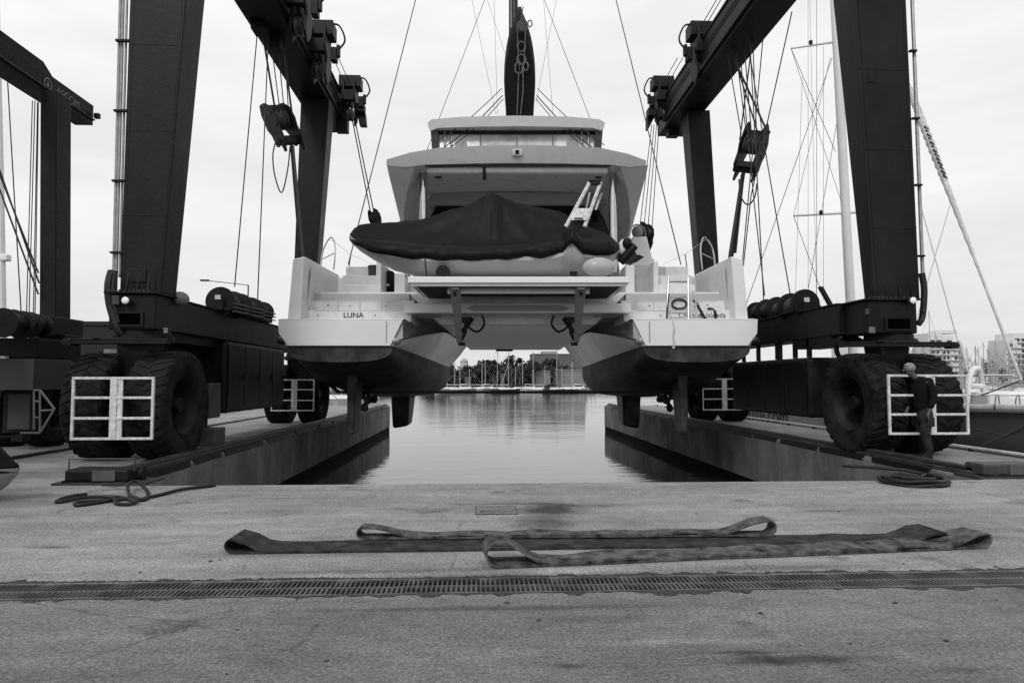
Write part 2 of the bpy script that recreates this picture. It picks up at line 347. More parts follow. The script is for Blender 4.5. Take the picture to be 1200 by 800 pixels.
# hoses
def smooth_path(pts, k=8):
    P = [Vector(p) for p in pts]; out = []
    for i in range(len(P)-1):
        a, b, c, d = P[max(i-1, 0)], P[i], P[i+1], P[min(i+2, len(P)-1)]
        for j in range(k):
            s = j/k; out.append(.5*((2*b)+(c-a)*s+(2*a-5*b+4*c-d)*s*s+(3*b-a-3*c+d)*s**3))
    return out+[P[-1]]
pts = [(101, 581), (86, 584), (70, 587), (69, 590), (100, 586), (135, 584), (150, 587), (160, 591), (150, 593), (137, 592), (133, 588), (120, 590), (92, 594), (90, 592), (115, 589), (142, 587), (158, 586), (165, 588), (173, 585), (172, 578), (160, 573), (150, 577), (152, 584), (162, 587), (178, 584), (215, 576), (252, 570.5)]
path = [G(a, b) for a, b in pts]
path = [Vector((p.x, p.y, .022+.012*(i % 3 == 1))) for i, p in enumerate(path)]
for i in (20, 21): path[i].z = .10
h = MB().tube(smooth_path(path, 6), .021, 8).build('water_hose', HOSE, smooth=True); tag(h, 'black rubber hose lying in loose loops beside the left rail stop', 'hose')
ctr = G(1072, 567); cp = []
for i in range(150):
    a = i*.21; rr = .37+.03*math.sin(i*.37)+.02*math.sin(i*.11); cp.append((ctr.x+rr*math.cos(a)*1.05, ctr.y+rr*math.sin(a)*.95, .022+.0004*i+.012*math.sin(i*.9)))
cp += [(ctr.x+.3, ctr.y+.2, .1), (ctr.x+.1, ctr.y+.02, .09), (ctr.x-.1, ctr.y+.1, .07), (ctr.x+.2, ctr.y-.1, .08), (ctr.x+.45, ctr.y+.3, .05), (ctr.x+.2, ctr.y+.55, .12), (ctr.x-.6, ctr.y+.75, .16)]
h = MB().tube(smooth_path(cp, 2), .024, 8).build('coiled_hose', HOSE, smooth=True); tag(h, 'black hose wound in a round coil at the right end of the quay', 'hose')
y_ = MB().tube([(-8.35, 9.3, .02), (-8.3, 14, .02), (-8.25, 22, .02), (-8.3, 37, .02)], .04, 8).build('ground_cable', HOSE, smooth=True); tag(y_, 'straight dark cable laid along the left pier beside the big tyres', 'cable')
# pier outer edge kerbs
for (x, nm, a, b) in ((RO-.08, 'white edge pipe with dark shadow gap along the outer side of the right pier', 9.6, 38), (LO+.1, 'white dashed edge pipe along the outer side of the left pier', 12, 38)):
    t = thing('edge_pipe', (x, a, 0), nm, 'pipe'); MB().tube([(x, a, .07), (x, b, .07)], .035, 8).build('pipe', WHITEP, t, smooth=True)
    yy = a+.4
    while yy < b: MB().box((x-.03, yy, 0), (x+.03, yy+.08, .05)).build('bracket', STEELD, t); yy += 1.6

# ---------------- lifting slings lying on the quay
def sling(name, left, right, w, eyeL, eyeR, label, m, top=.05, z0=.004, seed=1, eyewL=1, eyewR=1):
    """endless webbing sling: a flattened loop; left/right are centre points on the ground"""
    a, b = Vector(left), Vector(right); d = (b-a).normalized(); nrm = Vector((-d.y, d.x, 0)); ln = (b-a).length
    prof = []                                       # (s, z) going round the loop, centre line of the web
    K = 60
    for i in range(K+1):                           # bottom layer
        s = ln*i/K; prof.append((s, z0+.008))
    eh, el = eyeR; 
    for i in range(1, 10):
        a_ = -PI/2+PI*i/10; prof.append((ln+.5*eh*math.cos(a_)*1.1, z0+.01+eh/2+eh/2*math.sin(a_)))
    for i in range(K+1):
        s = ln*(1-i/K); q_ = ln-s
        z = z0+top*.5+abs(noise.noise(Vector((s*1.6, seed, 0))))*top
        if q_ < el: f = .5+.5*math.cos(PI*min(1, q_/el)); z = z*(1-f)+(z0+eyeR[0])*f
        if s < eyeL[1]: f = .5+.5*math.cos(PI*min(1, s/eyeL[1])); z = z*(1-f)+(z0+eyeL[0])*f
        prof.append((s, z))
    eh = eyeL[0]
    for i in range(1, 10):
        a_ = PI/2+PI*i/10; prof.append((.5*eh*math.cos(a_)*1.1, z0+.01+eh/2+eh/2*math.sin(a_)))
    n = len(prof); vs = []; fs = []; th = .014
    for i, (s, z) in enumerate(prof):
        p0 = prof[i-1]; p1 = prof[(i+1) % n]; tx, tz = p1[0]-p0[0], p1[1]-p0[1]; L_ = math.hypot(tx, tz) or 1; nx, nz = -tz/L_, tx/L_
        up_ = i > K
        for side in (-1, 1):
            lat = side*w/2+.022*noise.noise(Vector((s*.9, seed*3, 1 if up_ else 4)))
            zz = z+(.020*noise.noise(Vector((s*3, side*2, seed))) if up_ else 0)
            for o_ in (-1, 1):
                c = a+d*(s+nx*th*o_/2)+nrm*lat; vs.append((c.x, c.y, max(.002, zz+nz*th*o_/2)))
    for i in range(n):
        j = (i+1) % n; A = [4*i+k_ for k_ in range(4)]; Bq = [4*j+k_ for k_ in range(4)]
        for (p_, q_) in ((0, 1), (1, 3), (3, 2), (2, 0)): fs.append((A[p_], A[q_], Bq[q_], Bq[p_]))
    o = MB().add(vs, fs).build(name, m, smooth=True, ang=50); return tag(o, label, 'lifting sling')
def gm(px, y1, y2):
    a, b = G(px, y1), G(px, y2); return ((a.x+b.x)/2, (a.y+b.y)/2, 0), abs(a.y-b.y)
la, wa = gm(281, 651, 636); ra, _ = gm(1090, 640, 625)
sling('lifting_sling', la, ra, .36, (.11, .28), (.085, .3), 'wide dark lifting sling lying flattest, reaching furthest left on the quay', WEB, .012, .004, 1)
lb, wb = gm(427, 637, 629); rb, _ = gm(895, 634, 625)
sling('lifting_sling', lb, rb, .18, (.09, .5), (.14, .4), 'narrow lifting sling at the back, shortest of the three on the quay', WEBL, .03, .03, 2)
lc, wc = gm(583, 667, 655); rc_, _ = gm(1140, 643, 634)
sling('lifting_sling', lc, rc_, .27, (.18, .36), (.11, .35), 'front lifting sling with tall open eye at its left end, nearest the drain', WEBL, .035, .006, 3)

# ================================================================== BIG BOAT LIFT
lift = thing('boat_lift', (1.1, 18, 0), 'huge black four-legged mobile boat lift straddling the dock with the catamaran', 'boat lift', 'travelling boat hoists at the dock')
def lerp(a, b, t): return a+(b-a)*t
def hexleg(bl, br, tl, tr, z0, z1, y0, y1, yd0, yd1, name='leg', parent=lift):
    """front face given by pixel-measured corners, stretched along its own edges to heights z0..z1"""
    def edge(a, b, z): t = (z-a.z)/(b.z-a.z); return a.x+(b.x-a.x)*t
    xs = [edge(bl, tl, z0), edge(br, tr, z0), edge(bl, tl, z1), edge(br, tr, z1)]
    m_ = MB(); m_.hexa([(xs[0], y0, z0), (xs[1], y0, z0), (xs[1], y0+yd0, z0), (xs[0], y0+yd0, z0)], [(xs[2], y1, z1), (xs[3], y1, z1), (xs[3], y1+yd1, z1), (xs[2], y1+yd1, z1)])
    return m_.build(name, STEEL, parent, bevel=.02), xs
ZB, ZT = 11.0, 12.1
YL, YR = 12.4, 12.75
FL, xf = hexleg(PY(140, 345, YL), PY(189, 345, YL), PY(152, 0, YL), PY(218, 0, YL), 2.97, ZB-.002, YL, YL, .6, .85)
FR, xr = hexleg(PY(1024, 345, YR), PY(1078, 345, YR), PY(1001, 0, YR), PY(1062, 0, YR), 2.97, ZB-.002, YR, YR, .33, .88)
for (Lg, xs_, y_) in ((FL, xf, YL), (FR, xr, YR)):
    for z_ in (4.35, 5.9, 7.5):
        t_ = (z_-2.97)/(ZB-2.97); a_, b_ = xs_[0]+(xs_[2]-xs_[0])*t_, xs_[1]+(xs_[3]-xs_[1])*t_
        MB().box((a_+.01, y_-.006, z_), (b_-.01, y_+.02, z_+.022)).build('weld_seam', STEELD, Lg)
    for q_ in (.07, .93):
        a_, b_ = xs_[0]+(xs_[1]-xs_[0])*q_, xs_[2]+(xs_[3]-xs_[2])*q_; MB().hexa([(a_, y_-.005, 3), (a_+.015, y_-.005, 3), (a_+.015, y_+.02, 3), (a_, y_+.02, 3)], [(b_, y_-.005, ZB-.01), (b_+.015, y_-.005, ZB-.01), (b_+.015, y_+.02, ZB-.01), (b_, y_+.02, ZB-.01)]).build('weld_seam', STEELD, Lg)
RL, _ = hexleg(PY(345, 300, 23), PY(372, 300, 23), PY(352, 130, 23), PY(385, 130, 23), 2.6, ZB-.002, 23, 23, .6, .8)
RR, _ = hexleg(PY(819, 298, 23.4), PY(842, 298, 23.4), PY(806, 130, 23.4), PY(832, 130, 23.4), 2.6, ZB-.002, 23.4, 23.4, .6, .8)
def top_beam(x0_, x1_, y0_, y1_, inner):
    b = MB(); b.box((x0_, y0_, ZB), (x1_, y1_, ZT)); o = b.build('top_beam', STEEL, lift, bevel=.02)
    m_ = MB(); m_.box((x0_-.04, y0_, ZT), (x1_+.04, y1_, ZT+.05)); m_.build('flange', STEEL, o)
    s = 1 if inner > 0 else -1; xx = x1_ if inner > 0 else x0_
    m_ = MB(); m_.box((min(xx, xx+s*.09), y0_, ZB+.12), (max(xx, xx+s*.09), y1_-1.2, ZB+.2)); m_.build('trolley_rail', STEELD, o)
    m_ = MB()
    for k in range(2):
        m_.tube([(xx+s*.02, y0_, ZT-.3-k*.12), (xx+s*.02, y1_, ZT-.3-k*.12)], .014, 5)
    m_.build('cable_run', ROPE, o)
    return o
top_beam(-6.24, -5.2, 11.5, 26.3, 1); top_beam(6.98, 8.0, 11.8, 26.1, -1)
cx = MB(); cx.box((-5.2, 11.6, ZB+.1), (6.98, 12.5, ZT)); cx.build('cross_beam', STEEL, lift, bevel=.02)

def sheave(m_, c, r, w, axis='x'):
    m_.lathe([(.02, -w/2), (r, -w/2), (r, -w*.3), (r*.86, 0), (r, w*.3), (r, w/2), (.02, w/2)], c, axis, 20)
def trolley(px, py, Y, s, sc_=1.0):
    c = PY(px, py, Y); t = MB(); o = Vector((c.x, c.y, c.z))
    # pair of cheek plates with pins, cable guide, junction box
    def P(y, z): return (y*sc_, z*sc_)
    prof = [P(-.25, .85), P(.25, .85), P(.42, .5), P(.36, .1), P(.5, -.25), P(.3, -.75), P(-.05, -1.05), P(-.3, -.8), P(-.2, -.3), P(-.45, .05), P(-.42, .5)]
    for dx in (-.24, .16): t.prism([(o.x+dx*sc_, o.y+a, o.z+b) for a, b in prof], (.07*sc_, 0, 0))
    t.box((o.x-.42*sc_, o.y-.3*sc_, o.z+.45*sc_), (o.x+.42*sc_, o.y+.3*sc_, o.z+.9*sc_)); t.box((o.x-.3*sc_, o.y-.46*sc_, o.z-.15*sc_), (o.x+.2*sc_, o.y-.2*sc_, o.z+.25*sc_))
    a = t.build('hoist_trolley', STEELD, lift, bevel=.015)
    u_ = MB(); sheave(u_, (o.x-.03*sc_, o.y, o.z+.05*sc_), .36*sc_, .2*sc_); sheave(u_, (o.x-.03*sc_, o.y+.05, o.z-.55*sc_), .26*sc_, .2*sc_); u_.build('sheave', STEELL, a, smooth=True)
    u_ = MB(); u_.tube(smooth_path([(o.x+s*.2, o.y, o.z+.9*sc_), (o.x+s*.55*sc_, o.y-.05, o.z+.85*sc_), (o.x+s*.75*sc_, o.y-.1, o.z+.35*sc_), (o.x+s*.5*sc_, o.y-.1, o.z+.0)], 5), .03, 6); u_.build('hose', HOSE, a, smooth=True)
    u_ = MB(); u_.box((o.x+s*.42*sc_-.09, o.y-.2, o.z-.3*sc_), (o.x+s*.42*sc_+.09, o.y+.1, o.z+.1*sc_)); u_.box((o.x+s*.55*sc_-.05, o.y-.15, o.z-.15*sc_), (o.x+s*.55*sc_+.05, o.y+.02, o.z+.2*sc_)); u_.build('valve_box', STEELD, a, bevel=.01)
    for k in range(5):
        u_ = MB(); z_ = o.z+(.55-.3*k)*sc_; u_.lathe([(.002, -.02), (.04, -.02), (.04, .02), (.002, .02)], (o.x-.27*sc_ if s > 0 else o.x+.26*sc_, o.y-.1+.12*(k % 2), z_), 'x', 8); u_.build('bolt', STEELL, a)
trolley(376, 62, 20.8, 1); trolley(411, 118, 25.1, 1, .95); trolley(822, 62, 21.0, -1); trolley(776, 118, 25.2, -1, .95); trolley(352, 8, 18.2, 1, .98)
for (px, py, Y, s) in ((423, 128, 25.2, 1), (763, 133, 25.3, -1)):
    c = PY(px, py, Y); m_ = MB(); m_.cbox((c.x, c.y, c.z), (.3, .4, .3)); m_.hexa([(c.x-.1+s*.05, c.y, c.z-.6), (c.x+.05+s*.15, c.y, c.z-.6), (c.x+.05+s*.15, c.y+.3, c.z-.6), (c.x-.1+s*.05, c.y+.3, c.z-.6)], [(c.x-.15, c.y, c.z-.1), (c.x+.15, c.y, c.z-.1), (c.x+.15, c.y+.3, c.z-.1), (c.x-.15, c.y+.3, c.z-.1)]); m_.build('limit_switch', STEELD, lift, bevel=.01)
    m_ = MB(); m_.box((c.x-s*.75-.14, c.y-.2, c.z-.9), (c.x-s*.75+.14+.15, c.y+.2, c.z+.2)); m_.build('cable_guide', STEELD, lift, bevel=.02)

def hook_block(c, tilt, s, k=1.0):
    M = Matrix.Translation(c) @ Matrix.Rotation(tilt, 4, 'Y') @ Matrix.Rotation(math.radians(52*s), 4, 'Z') @ Matrix.Diagonal((k*.86, k, k*1.08, 1))
    prof = [(-.40, .50), (-.28, .72), (-.12, .70), (.10, .62), (.36, .40), (.46, .05), (.40, -.14), (.44, -.40), (.36, -.62), (.27, -.80), (.16, -.78), (.12, -.52), (.02, -.36), (-.06, -.56), (-.20, -.50), (-.24, -.16), (-.38, .05)]
    t = MB(); n0 = 0
    for dy in (-.32, .22): t.prism([(a, dy, b) for a, b in prof], (0, .05, 0))
    t.box((-.22, -.27, .35), (.22, .24, .52)); t.box((-.12, -.27, -.5), (.2, .24, -.34))
    t.v = [M @ v for v in t.v]; o = t.build('hoist_block', STEELD, lift, bevel=.012)
    u_ = MB()
    for dy in (-.18, -.03, .12): u_.lathe([(.03, -.06), (.29, -.06), (.29, -.03), (.24, 0), (.29, .03), (.29, .06), (.03, .06)], (-.02, dy, .2), 'y', 20)
    u_.v = [M @ v for v in u_.v]; u_.build('sheave', STEELL, o, smooth=True)
    u_ = MB(); u_.lathe([(.002, -.38), (.09, -.38), (.09, .32), (.002, .32)], (.12, 0, -.5), 'y', 14); u_.v = [M @ v for v in u_.v]; u_.build('sling_pin', STEELD, o, smooth=True)
    for (a, b) in ((.05, .6), (.2, .3), (.25, -.05), (.22, -.6), (-.2, .35)):
        u_ = MB(); u_.lathe([(.002, -.345), (.045, -.345), (.045, -.30), (.002, -.30)], (a, 0, b), 'y', 10); u_.v = [M @ v for v in u_.v]; u_.build('bolt', STEELL, o)
    return M
bl = PY(331, 148, 19.3); br = PY(879, 177, 19.0)
ML_ = hook_block(bl, math.radians(-22), -1); MR_ = hook_block(br, math.radians(22), 1)
hook_block(PY(439, 258, 24.0), math.radians(-8), 1, .5); hook_block(PY(757, 276, 24.0), math.radians(8), -1, .62)

def cable(pts, r=.016, name='cable', m=ROPE, par=None):
    return MB().tube(pts, r, 5).build(name, m, par or lift)
# hoist falls from the beams to the blocks
for dx in (-.25, -.1, .05, .2):
    cable([(-5.8+dx, 19.1+dx, ZB), (bl.x+dx*.8, bl.y, bl.z+.45)]); cable([(7.5+dx*1.3, 18.8-dx, ZB), (br.x+dx, br.y, br.z+.5)])
cable([(-6.05, 18.8, ZB), (bl.x-.2, bl.y, bl.z+.4)], .03); cable([(-5.6, 19.1, ZB), (bl.x+.3, bl.y, bl.z+.1)], .03)
cable([(7.7, 18.5, ZB), (br.x-.3, br.y, br.z+.3)], .022); cable([(7.3, 19, ZB), (br.x+.25, br.y, br.z+.5)], .022)
m_ = MB(); c = Vector((-5.95, 18.3, ZB-.05)); m_.cbox(c, (.4, .5, .3)); m_.cbox(c+Vector((.25, .6, -.15)), (.3, .4, .35)); m_.build('cable_anchor', STEELD, lift, bevel=.02)
for (xx, yy, b) in ((-6.1, 18.5, (275, 336)), (-5.9, 18.8, (302, 350))): cable([(xx, yy, ZB), PY(*b, 16.5)])
cable(smooth_path([PY(326, 158, 19.1), PY(320, 180, 19), PY(322, 205, 19), PY(330, 226, 19), PY(337, 200, 19), PY(340, 172, 19.1)], 5), .02, 'slack_rope')
cable([PY(928, 14, 16.5), PY(880, 230, 17.5), PY(871, 312, 17.8)]); cable([(7.7, 19.4, ZB+.1), PY(884, 240, 18.4), PY(896, 346, 17)])
for (xx, b) in ((7.5, (895, 354)), (7.9, (864, 372))): cable([(xx, 18.2, ZB+.1), PY(*b, 17.4)])
cable([(7.5, 19.5, ZB+.1), PY(897, 150, 18.5)], .03)
cable([(7.95, 19.3, ZB+.05), PY(899, 190, 18.4), PY(911, 260, 17.8), PY(926, 345, 17)])
cable(smooth_path([PY(866, 210, 18.4), PY(868, 230, 18.4), PY(876, 240, 18.4), PY(884, 232, 18.4), PY(887, 215, 18.4)], 5), .022, 'slack_rope')
for dx in (-7, -2): cable([PY(415+dx*.6+2, 140, 25.1), PY(440+dx*.8, 250, 24)], .022)
for dx in (-6, -2, 2, 6): cable([PY(768+dx*.7, 146, 25.2), PY(757+dx*1.2, 266, 24)], .016)
for dx in (0, 6): cable([PY(385+dx, 55, 21), PY(402+dx, 94, 25)], .014); cable([PY(800-dx, 68, 21.2), PY(783-dx, 98, 25.1)], .014)
for dx in (0, 5): cable([PY(860-dx, -26, 17.4), PY(826-dx, 32, 20.8)], .014)

# lower side beams
def side_beam(xi, xo, y0_, y1_, s):
    b = MB(); b.box((min(xi, xo), y0_, 2.33), (max(xi, xo), y1_, 2.95)); o = b.build('side_beam', STEEL, lift, bevel=.02)
    m_ = MB(); m_.box((min(xi, xo)-.03, y0_, 2.95), (max(xi, xo)+.03, y1_, 2.975)); m_.build('flange', STEEL, o)
    return o
side_beam(-5.8, -6.55, YL+.75, 23.4, 1); side_beam(7.28, 8.0, YR+.75, 23.8, -1)
def foot(xa, xb, Y, s, hx):                       # bolted knuckle under a front leg
    m_ = MB(); m_.hexa([(xa, Y, 2.3), (xb, Y, 2.3), (xb, Y+.85, 2.3), (xa, Y+.85, 2.3)], [(xa, Y, 2.93), (xb, Y, 2.93), (xb, Y+.85, 2.93), (xa, Y+.85, 2.93)])
    o = m_.build('leg_foot', STEEL, lift, bevel=.025)
    MB().box((xa-.06, Y-.07, 2.935), (xb+.06, Y+.9, 2.968)).build('flange', STEEL, o)
    m_ = MB(); k = 0; x = xa+.02
    while x < xb-.02: m_.lathe([(.001, 0), (.02, 0), (.02, .035), (.001, .035)], (x, Y-.03, 2.968), 'z', 6); x += .085
    m_.build('bolt_row', WHITEP if False else STEELL, o)
    for k in range(4):
        x = xa+.12+k*(xb-xa-.24)/3; MB().prism([(x, Y-.001, 2.97), (x, Y-.06, 2.97), (x, Y-.001, 3.3)], (.02, 0, 0)).build('gusset', STEEL, o)
    # hand hole with a raised frame and dark inside
    cxh = hx; fr_ = MB()
    for (a, b_, c_, d_) in ((-.27, -.22, .2, .46), (.22, .27, .2, .46), (-.22, .22, .2, .235), (-.22, .22, .43, .46)): fr_.box((cxh+a, Y-.03, 2.15+c_), (cxh+b_, Y, 2.15+d_))
    fr_.build('hole_frame', STEEL, o); MB().box((cxh-.22, Y-.004, 2.385), (cxh+.22, Y+.0, 2.58)).build('hole', mat('dark opening', .0012, 1, 0, 1, spec=0), o)
    return o
foot(-6.52, -5.72, YL-.12, 1, -6.18); foot(7.4, 8.36, YR-.12, -1, 7.98)
def lamp(px, py, Y, r=.07):
    c = PY(px, py, Y); m_ = MB(); m_.lathe([(.01, .09), (r, .06), (r*1.05, 0), (.01, -.01)], c, 'y', 14); o = m_.build('work_lamp', STEELL, lift, smooth=True)
    MB().sphere(c+Vector((0, -.01, 0)), (r*.9, r*.35, r*.9)).build('lens', mat('lamp lens', .8, .1, .02, 2, spec=.6), o, smooth=True)
lamp(147, 352, YL-.25); lamp(1070, 352, YR-.28)
m_ = MB(); c = PY(137, 352, YL-.2); m_.cbox(c, (.12, .1, .16)); m_.build('junction_box', STEELL, lift, bevel=.01)
def plate(px0, py0, px1, py1, Y, m=None, name='marker_plate'):
    a, b = PY(px0, py1, Y), PY(px1, py0, Y); return MB().box((a.x, Y-.015, a.z), (b.x, Y, b.z)).build(name, m or mat('plate white', .5, .6), lift)
plate(122, 409, 137, 413.5, YL-.1); plate(192, 384, 197, 390, YL-.14, mat('sticker', .12, .6)); plate(1018, 383, 1025, 390, YR-.14, mat('sticker', .12, .6)); plate(1014, 362, 1018, 368, YR-.14, mat('sticker2', .04, .6))
a, b = PY(152, 331, YL), PY(172, 315, YL); MB().box((a.x, YL-.02, a.z), (b.x, YL-.003, b.z)).build('access_hatch', STEEL, lift, bevel=.008)
a, b = PY(1018, 97, YR), PY(1025, 78, YR); MB().box((a.x, YR-.015, a.z), (b.x, YR-.003, b.z)).build('access_hatch', STEEL, lift, bevel=.006)
# pipes up the legs
for (k, dx) in enumerate((-3, -7.5, -11)):
    p0, p1 = PY(143+dx*.9, 325, YL+.1), PY(153+dx, -40, YL+.1); MB().tube([p0, p1], .028 if k else .022, 8).build('conduit', mat('zinc conduit', .30, .4, .2, 6, metal=.5), lift, smooth=True)
p0, p1 = PY(1078.5, 325, YR+.1), PY(1064.5, -40, YR+.1); MB().tube([p0+Vector((.05, 0, 0)), p1+Vector((.05, 0, 0))], .035, 8).build('conduit', mat('zinc conduit', .30, .4, .2, 6, metal=.5), lift, smooth=True)
for (py) in (48, 130, 212, 296):
    f = (325-py)/365; c = PY(141+9*f-4, py, YL+.02); MB().cbox(c, (.24, .07, .035)).build('pipe_clamp', STEELD, lift)
for (py) in (60, 139, 217, 300):
    f = (325-py)/365; c = PY(1080-14*f, py, YR+.02); MB().cbox(c, (.14, .07, .035)).build('pipe_clamp', STEELD, lift)
m_ = MB(); m_.tube(smooth_path([PY(131, 318, YL), PY(127, 335, YL-.1), PY(129, 358, YL-.1), PY(138, 385, YL-.1), PY(148, 398, YL)], 6), .07, 8); m_.tube(smooth_path([PY(135, 318, YL), PY(132, 345, YL-.1), PY(139, 378, YL-.1)], 6), .05, 8); m_.build('hose_bundle', HOSE, lift, smooth=True)
m_ = MB(); m_.tube(smooth_path([PY(1080, 320, YR), PY(1083, 340, YR), PY(1081, 370, YR), PY(1076, 380, YR)], 6), .06, 8); m_.tube(smooth_path([PY(1078, 362, YR-.05), PY(1083, 368, YR-.05), PY(1080, 376, YR-.05), PY(1073, 376, YR-.05)], 6), .02, 6); m_.build('hose_bundle', HOSE, lift, smooth=True)
# stencilled faint letters on the left front leg
lettering('LIFT', .34, Matrix.Translation(PY(178, 262, YL-.006)) @ Matrix.Rotation(PI/2, 4, 'X') @ Matrix.Rotation(-PI/2, 4, 'Z'), mat('faded stencil', .006, .6, .5, 9), lift) if False else None

# cabinets under the side beams
def cabinet(xi, xo, y0_, y1_, z0, z1, s, win=False):
    m_ = MB(); a, b = min(xi, xo), max(xi, xo)
    m_.box((a, y0_, z0), (b, y1_, z1)); o = m_.build('engine_cabinet', STEEL, lift, bevel=.09, seg=3)
    n_ = 4
    for k in range(n_):
        ya = y0_+.12+k*(y1_-y0_-.2)/n_; yb = ya+(y1_-y0_-.2)/n_-.05
        d = MB(); d.box((min(xi, xi+s*.012), ya, z0+.1), (max(xi, xi+s*.012), yb, z1-.1)); dd = d.build('door', STEEL, o, bevel=.005)
        MB().box((min(xi+s*.012, xi+s*.04), yb-.12, (z0+z1)/2-.06), (max(xi+s*.012, xi+s*.04), yb-.08, (z0+z1)/2+.06)).build('handle', STEELD, dd)
    return o
cabinet(-5.78, -6.7, 15.9, 20.6, .66, 2.325, 1)
cabinet(7.27, 8.2, 14.8, 19.4, .58, 1.92, -1)
for yy in (14.82, 15.5, 16.3, 16.45, 17.6, 18.6, 19.3): MB().box((7.30, yy, 1.92), (7.38, yy+.1, 2.33)).build('cabinet_post', STEELD, lift); 
m_ = MB(); m_.box((-6.75, 14.2, .9), (-6.3, 15.9, 2.33)); m_.build('fuel_tank', STEELD, lift, bevel=.03)
m_ = MB(); m_.box((-6.0, 14.4, .62), (-5.55, 15.0, 1.35)); m_.build('battery_box', STEELL, lift, bevel=.02)
m_ = MB(); m_.box((-6.0, 14.3, .06), (-5.4, 14.9, .42)); m_.build('tool_chest', mat('scuffed chest', .07, .6, .4, 8), lift, bevel=.02)
MB().box((-5.8, 14.5, .42), (-5.7, 14.7, .62)).build('chest_strap', STEELD, lift)
# bent lower brace and pipework between foot and cabinet (right)
m_ = MB(); m_.tube(smooth_path([PY(992, 390, 13.6), PY(984, 396, 13.6), PY(980, 406, 13.7), PY(984, 418, 13.8), (7.9, 14.2, 1.9)], 5), .05, 8); m_.build('brake_hose', HOSE, lift, smooth=True)
MB().hexa([(7.3, 13.3, 2.12), (7.9, 13.3, 2.12), (7.9, 15.5, 2.12), (7.3, 15.5, 2.12)], [(7.3, 13.9, 2.33), (7.9, 13.9, 2.33), (7.9, 15.5, 2.33), (7.3, 15.5, 2.33)]).build('lower_brace', STEEL, lift)
MB().box((-6.5, 13.4, 2.15), (-5.95, 15.8, 2.33)).build('lower_brace', STEEL, lift)
m_ = MB(); m_.sphere(PY(211, 350, 13.2), (.16, .2, .14)); m_.build('motor_cover', mat('grey cover', .16, .5), lift, smooth=True)

# wheels
TR, TW = .975, .70
ty = MB(); hw = TW/2
ty.lathe([(.52, -hw*.8), (.60, -hw*.92), (.78, -hw*1.0), (.90, -hw*.98), (.945, -hw*.86), (.952, 0), (.945, hw*.86), (.90, hw*.98), (.78, hw), (.60, hw*.92), (.52, hw*.8)], (0, 0, 0), 'x', 72, True)
NL = 34
for k in range(NL):                                # chunky angled lugs wrapping over the shoulder
    for s in (-1, 1):
        a0 = 2*PI*(k+(.5 if s > 0 else 0))/NL; wd = 2*PI/NL*.56
        def pt(x, da, r): a = a0+da; return (x, r*math.cos(a), r*math.sin(a))
        xs_ = (s*.01, s*hw*.45, s*hw*.9, s*hw*1.02); off = (0, .06, .14, .15); rad = (TR, TR, TR-.012, TR-.10); rin = (.94, .94, .93, .87); ww = (.8, .92, 1, 1)
        rings = []
        for x, o_, r_, ri, w_ in zip(xs_, off, rad, rin, ww): rings.append([Vector(pt(x, o_-wd*w_/2, ri)), Vector(pt(x, o_+wd*w_/2, ri)), Vector(pt(x, o_+wd*w_/2*.85, r_)), Vector(pt(x, o_-wd*w_/2*.85, r_))])
        ty.loft(rings)
rm = MB(); rm.lathe([(.05, -.05), (.22, -.05), (.24, .06), (.40, .10), (.44, -.14), (.47, -.24), (.53, -.30), (.545, -.27), (.545, .27), (.53, .30), (.47, .24), (.44, .16), (.2, .16), (.05, .16)], (0, 0, 0), 'x', 40)
hb = MB(); hb.lathe([(.01, -.22), (.13, -.22), (.15, -.16), (.17, .22), (.01, .22)], (0, 0, 0), 'x', 24)
for k in range(12): a = 2*PI*k/12; hb.lathe([(.001, -.11), (.022, -.11), (.022, .0), (.001, .0)], (0, .2*math.cos(a), .2*math.sin(a)), 'x', 6)
proto = None
def wheel(parent, x, y, scale=1.0, rz=0, rx=0):
    """hub part with tyre and rim as its own children"""
    global proto
    if proto is None:
        h_ = hb.build('wheel', STEELD, None, smooth=True); t_ = ty.build('tyre', RUBBER, None, smooth=True, ang=30); r_ = rm.build('rim', RIM, None, smooth=True)
        t_.parent = h_; r_.parent = h_; proto = h_; h2 = h_
    else:
        h2 = proto.copy(); C.objects.link(h2)
        for ch in [o for o in bpy.data.objects if o.parent == proto]: c_ = ch.copy(); C.objects.link(c_); c_.parent = h2
    h2.parent = parent; Mi = OM[parent.name].inverted(); h2.location = Mi @ Vector((x, y, TR*scale-.012)); h2.rotation_euler = (rx, 0, rz); h2.scale = (scale,)*3
    OM[h2.name] = OM[parent.name]; return h2
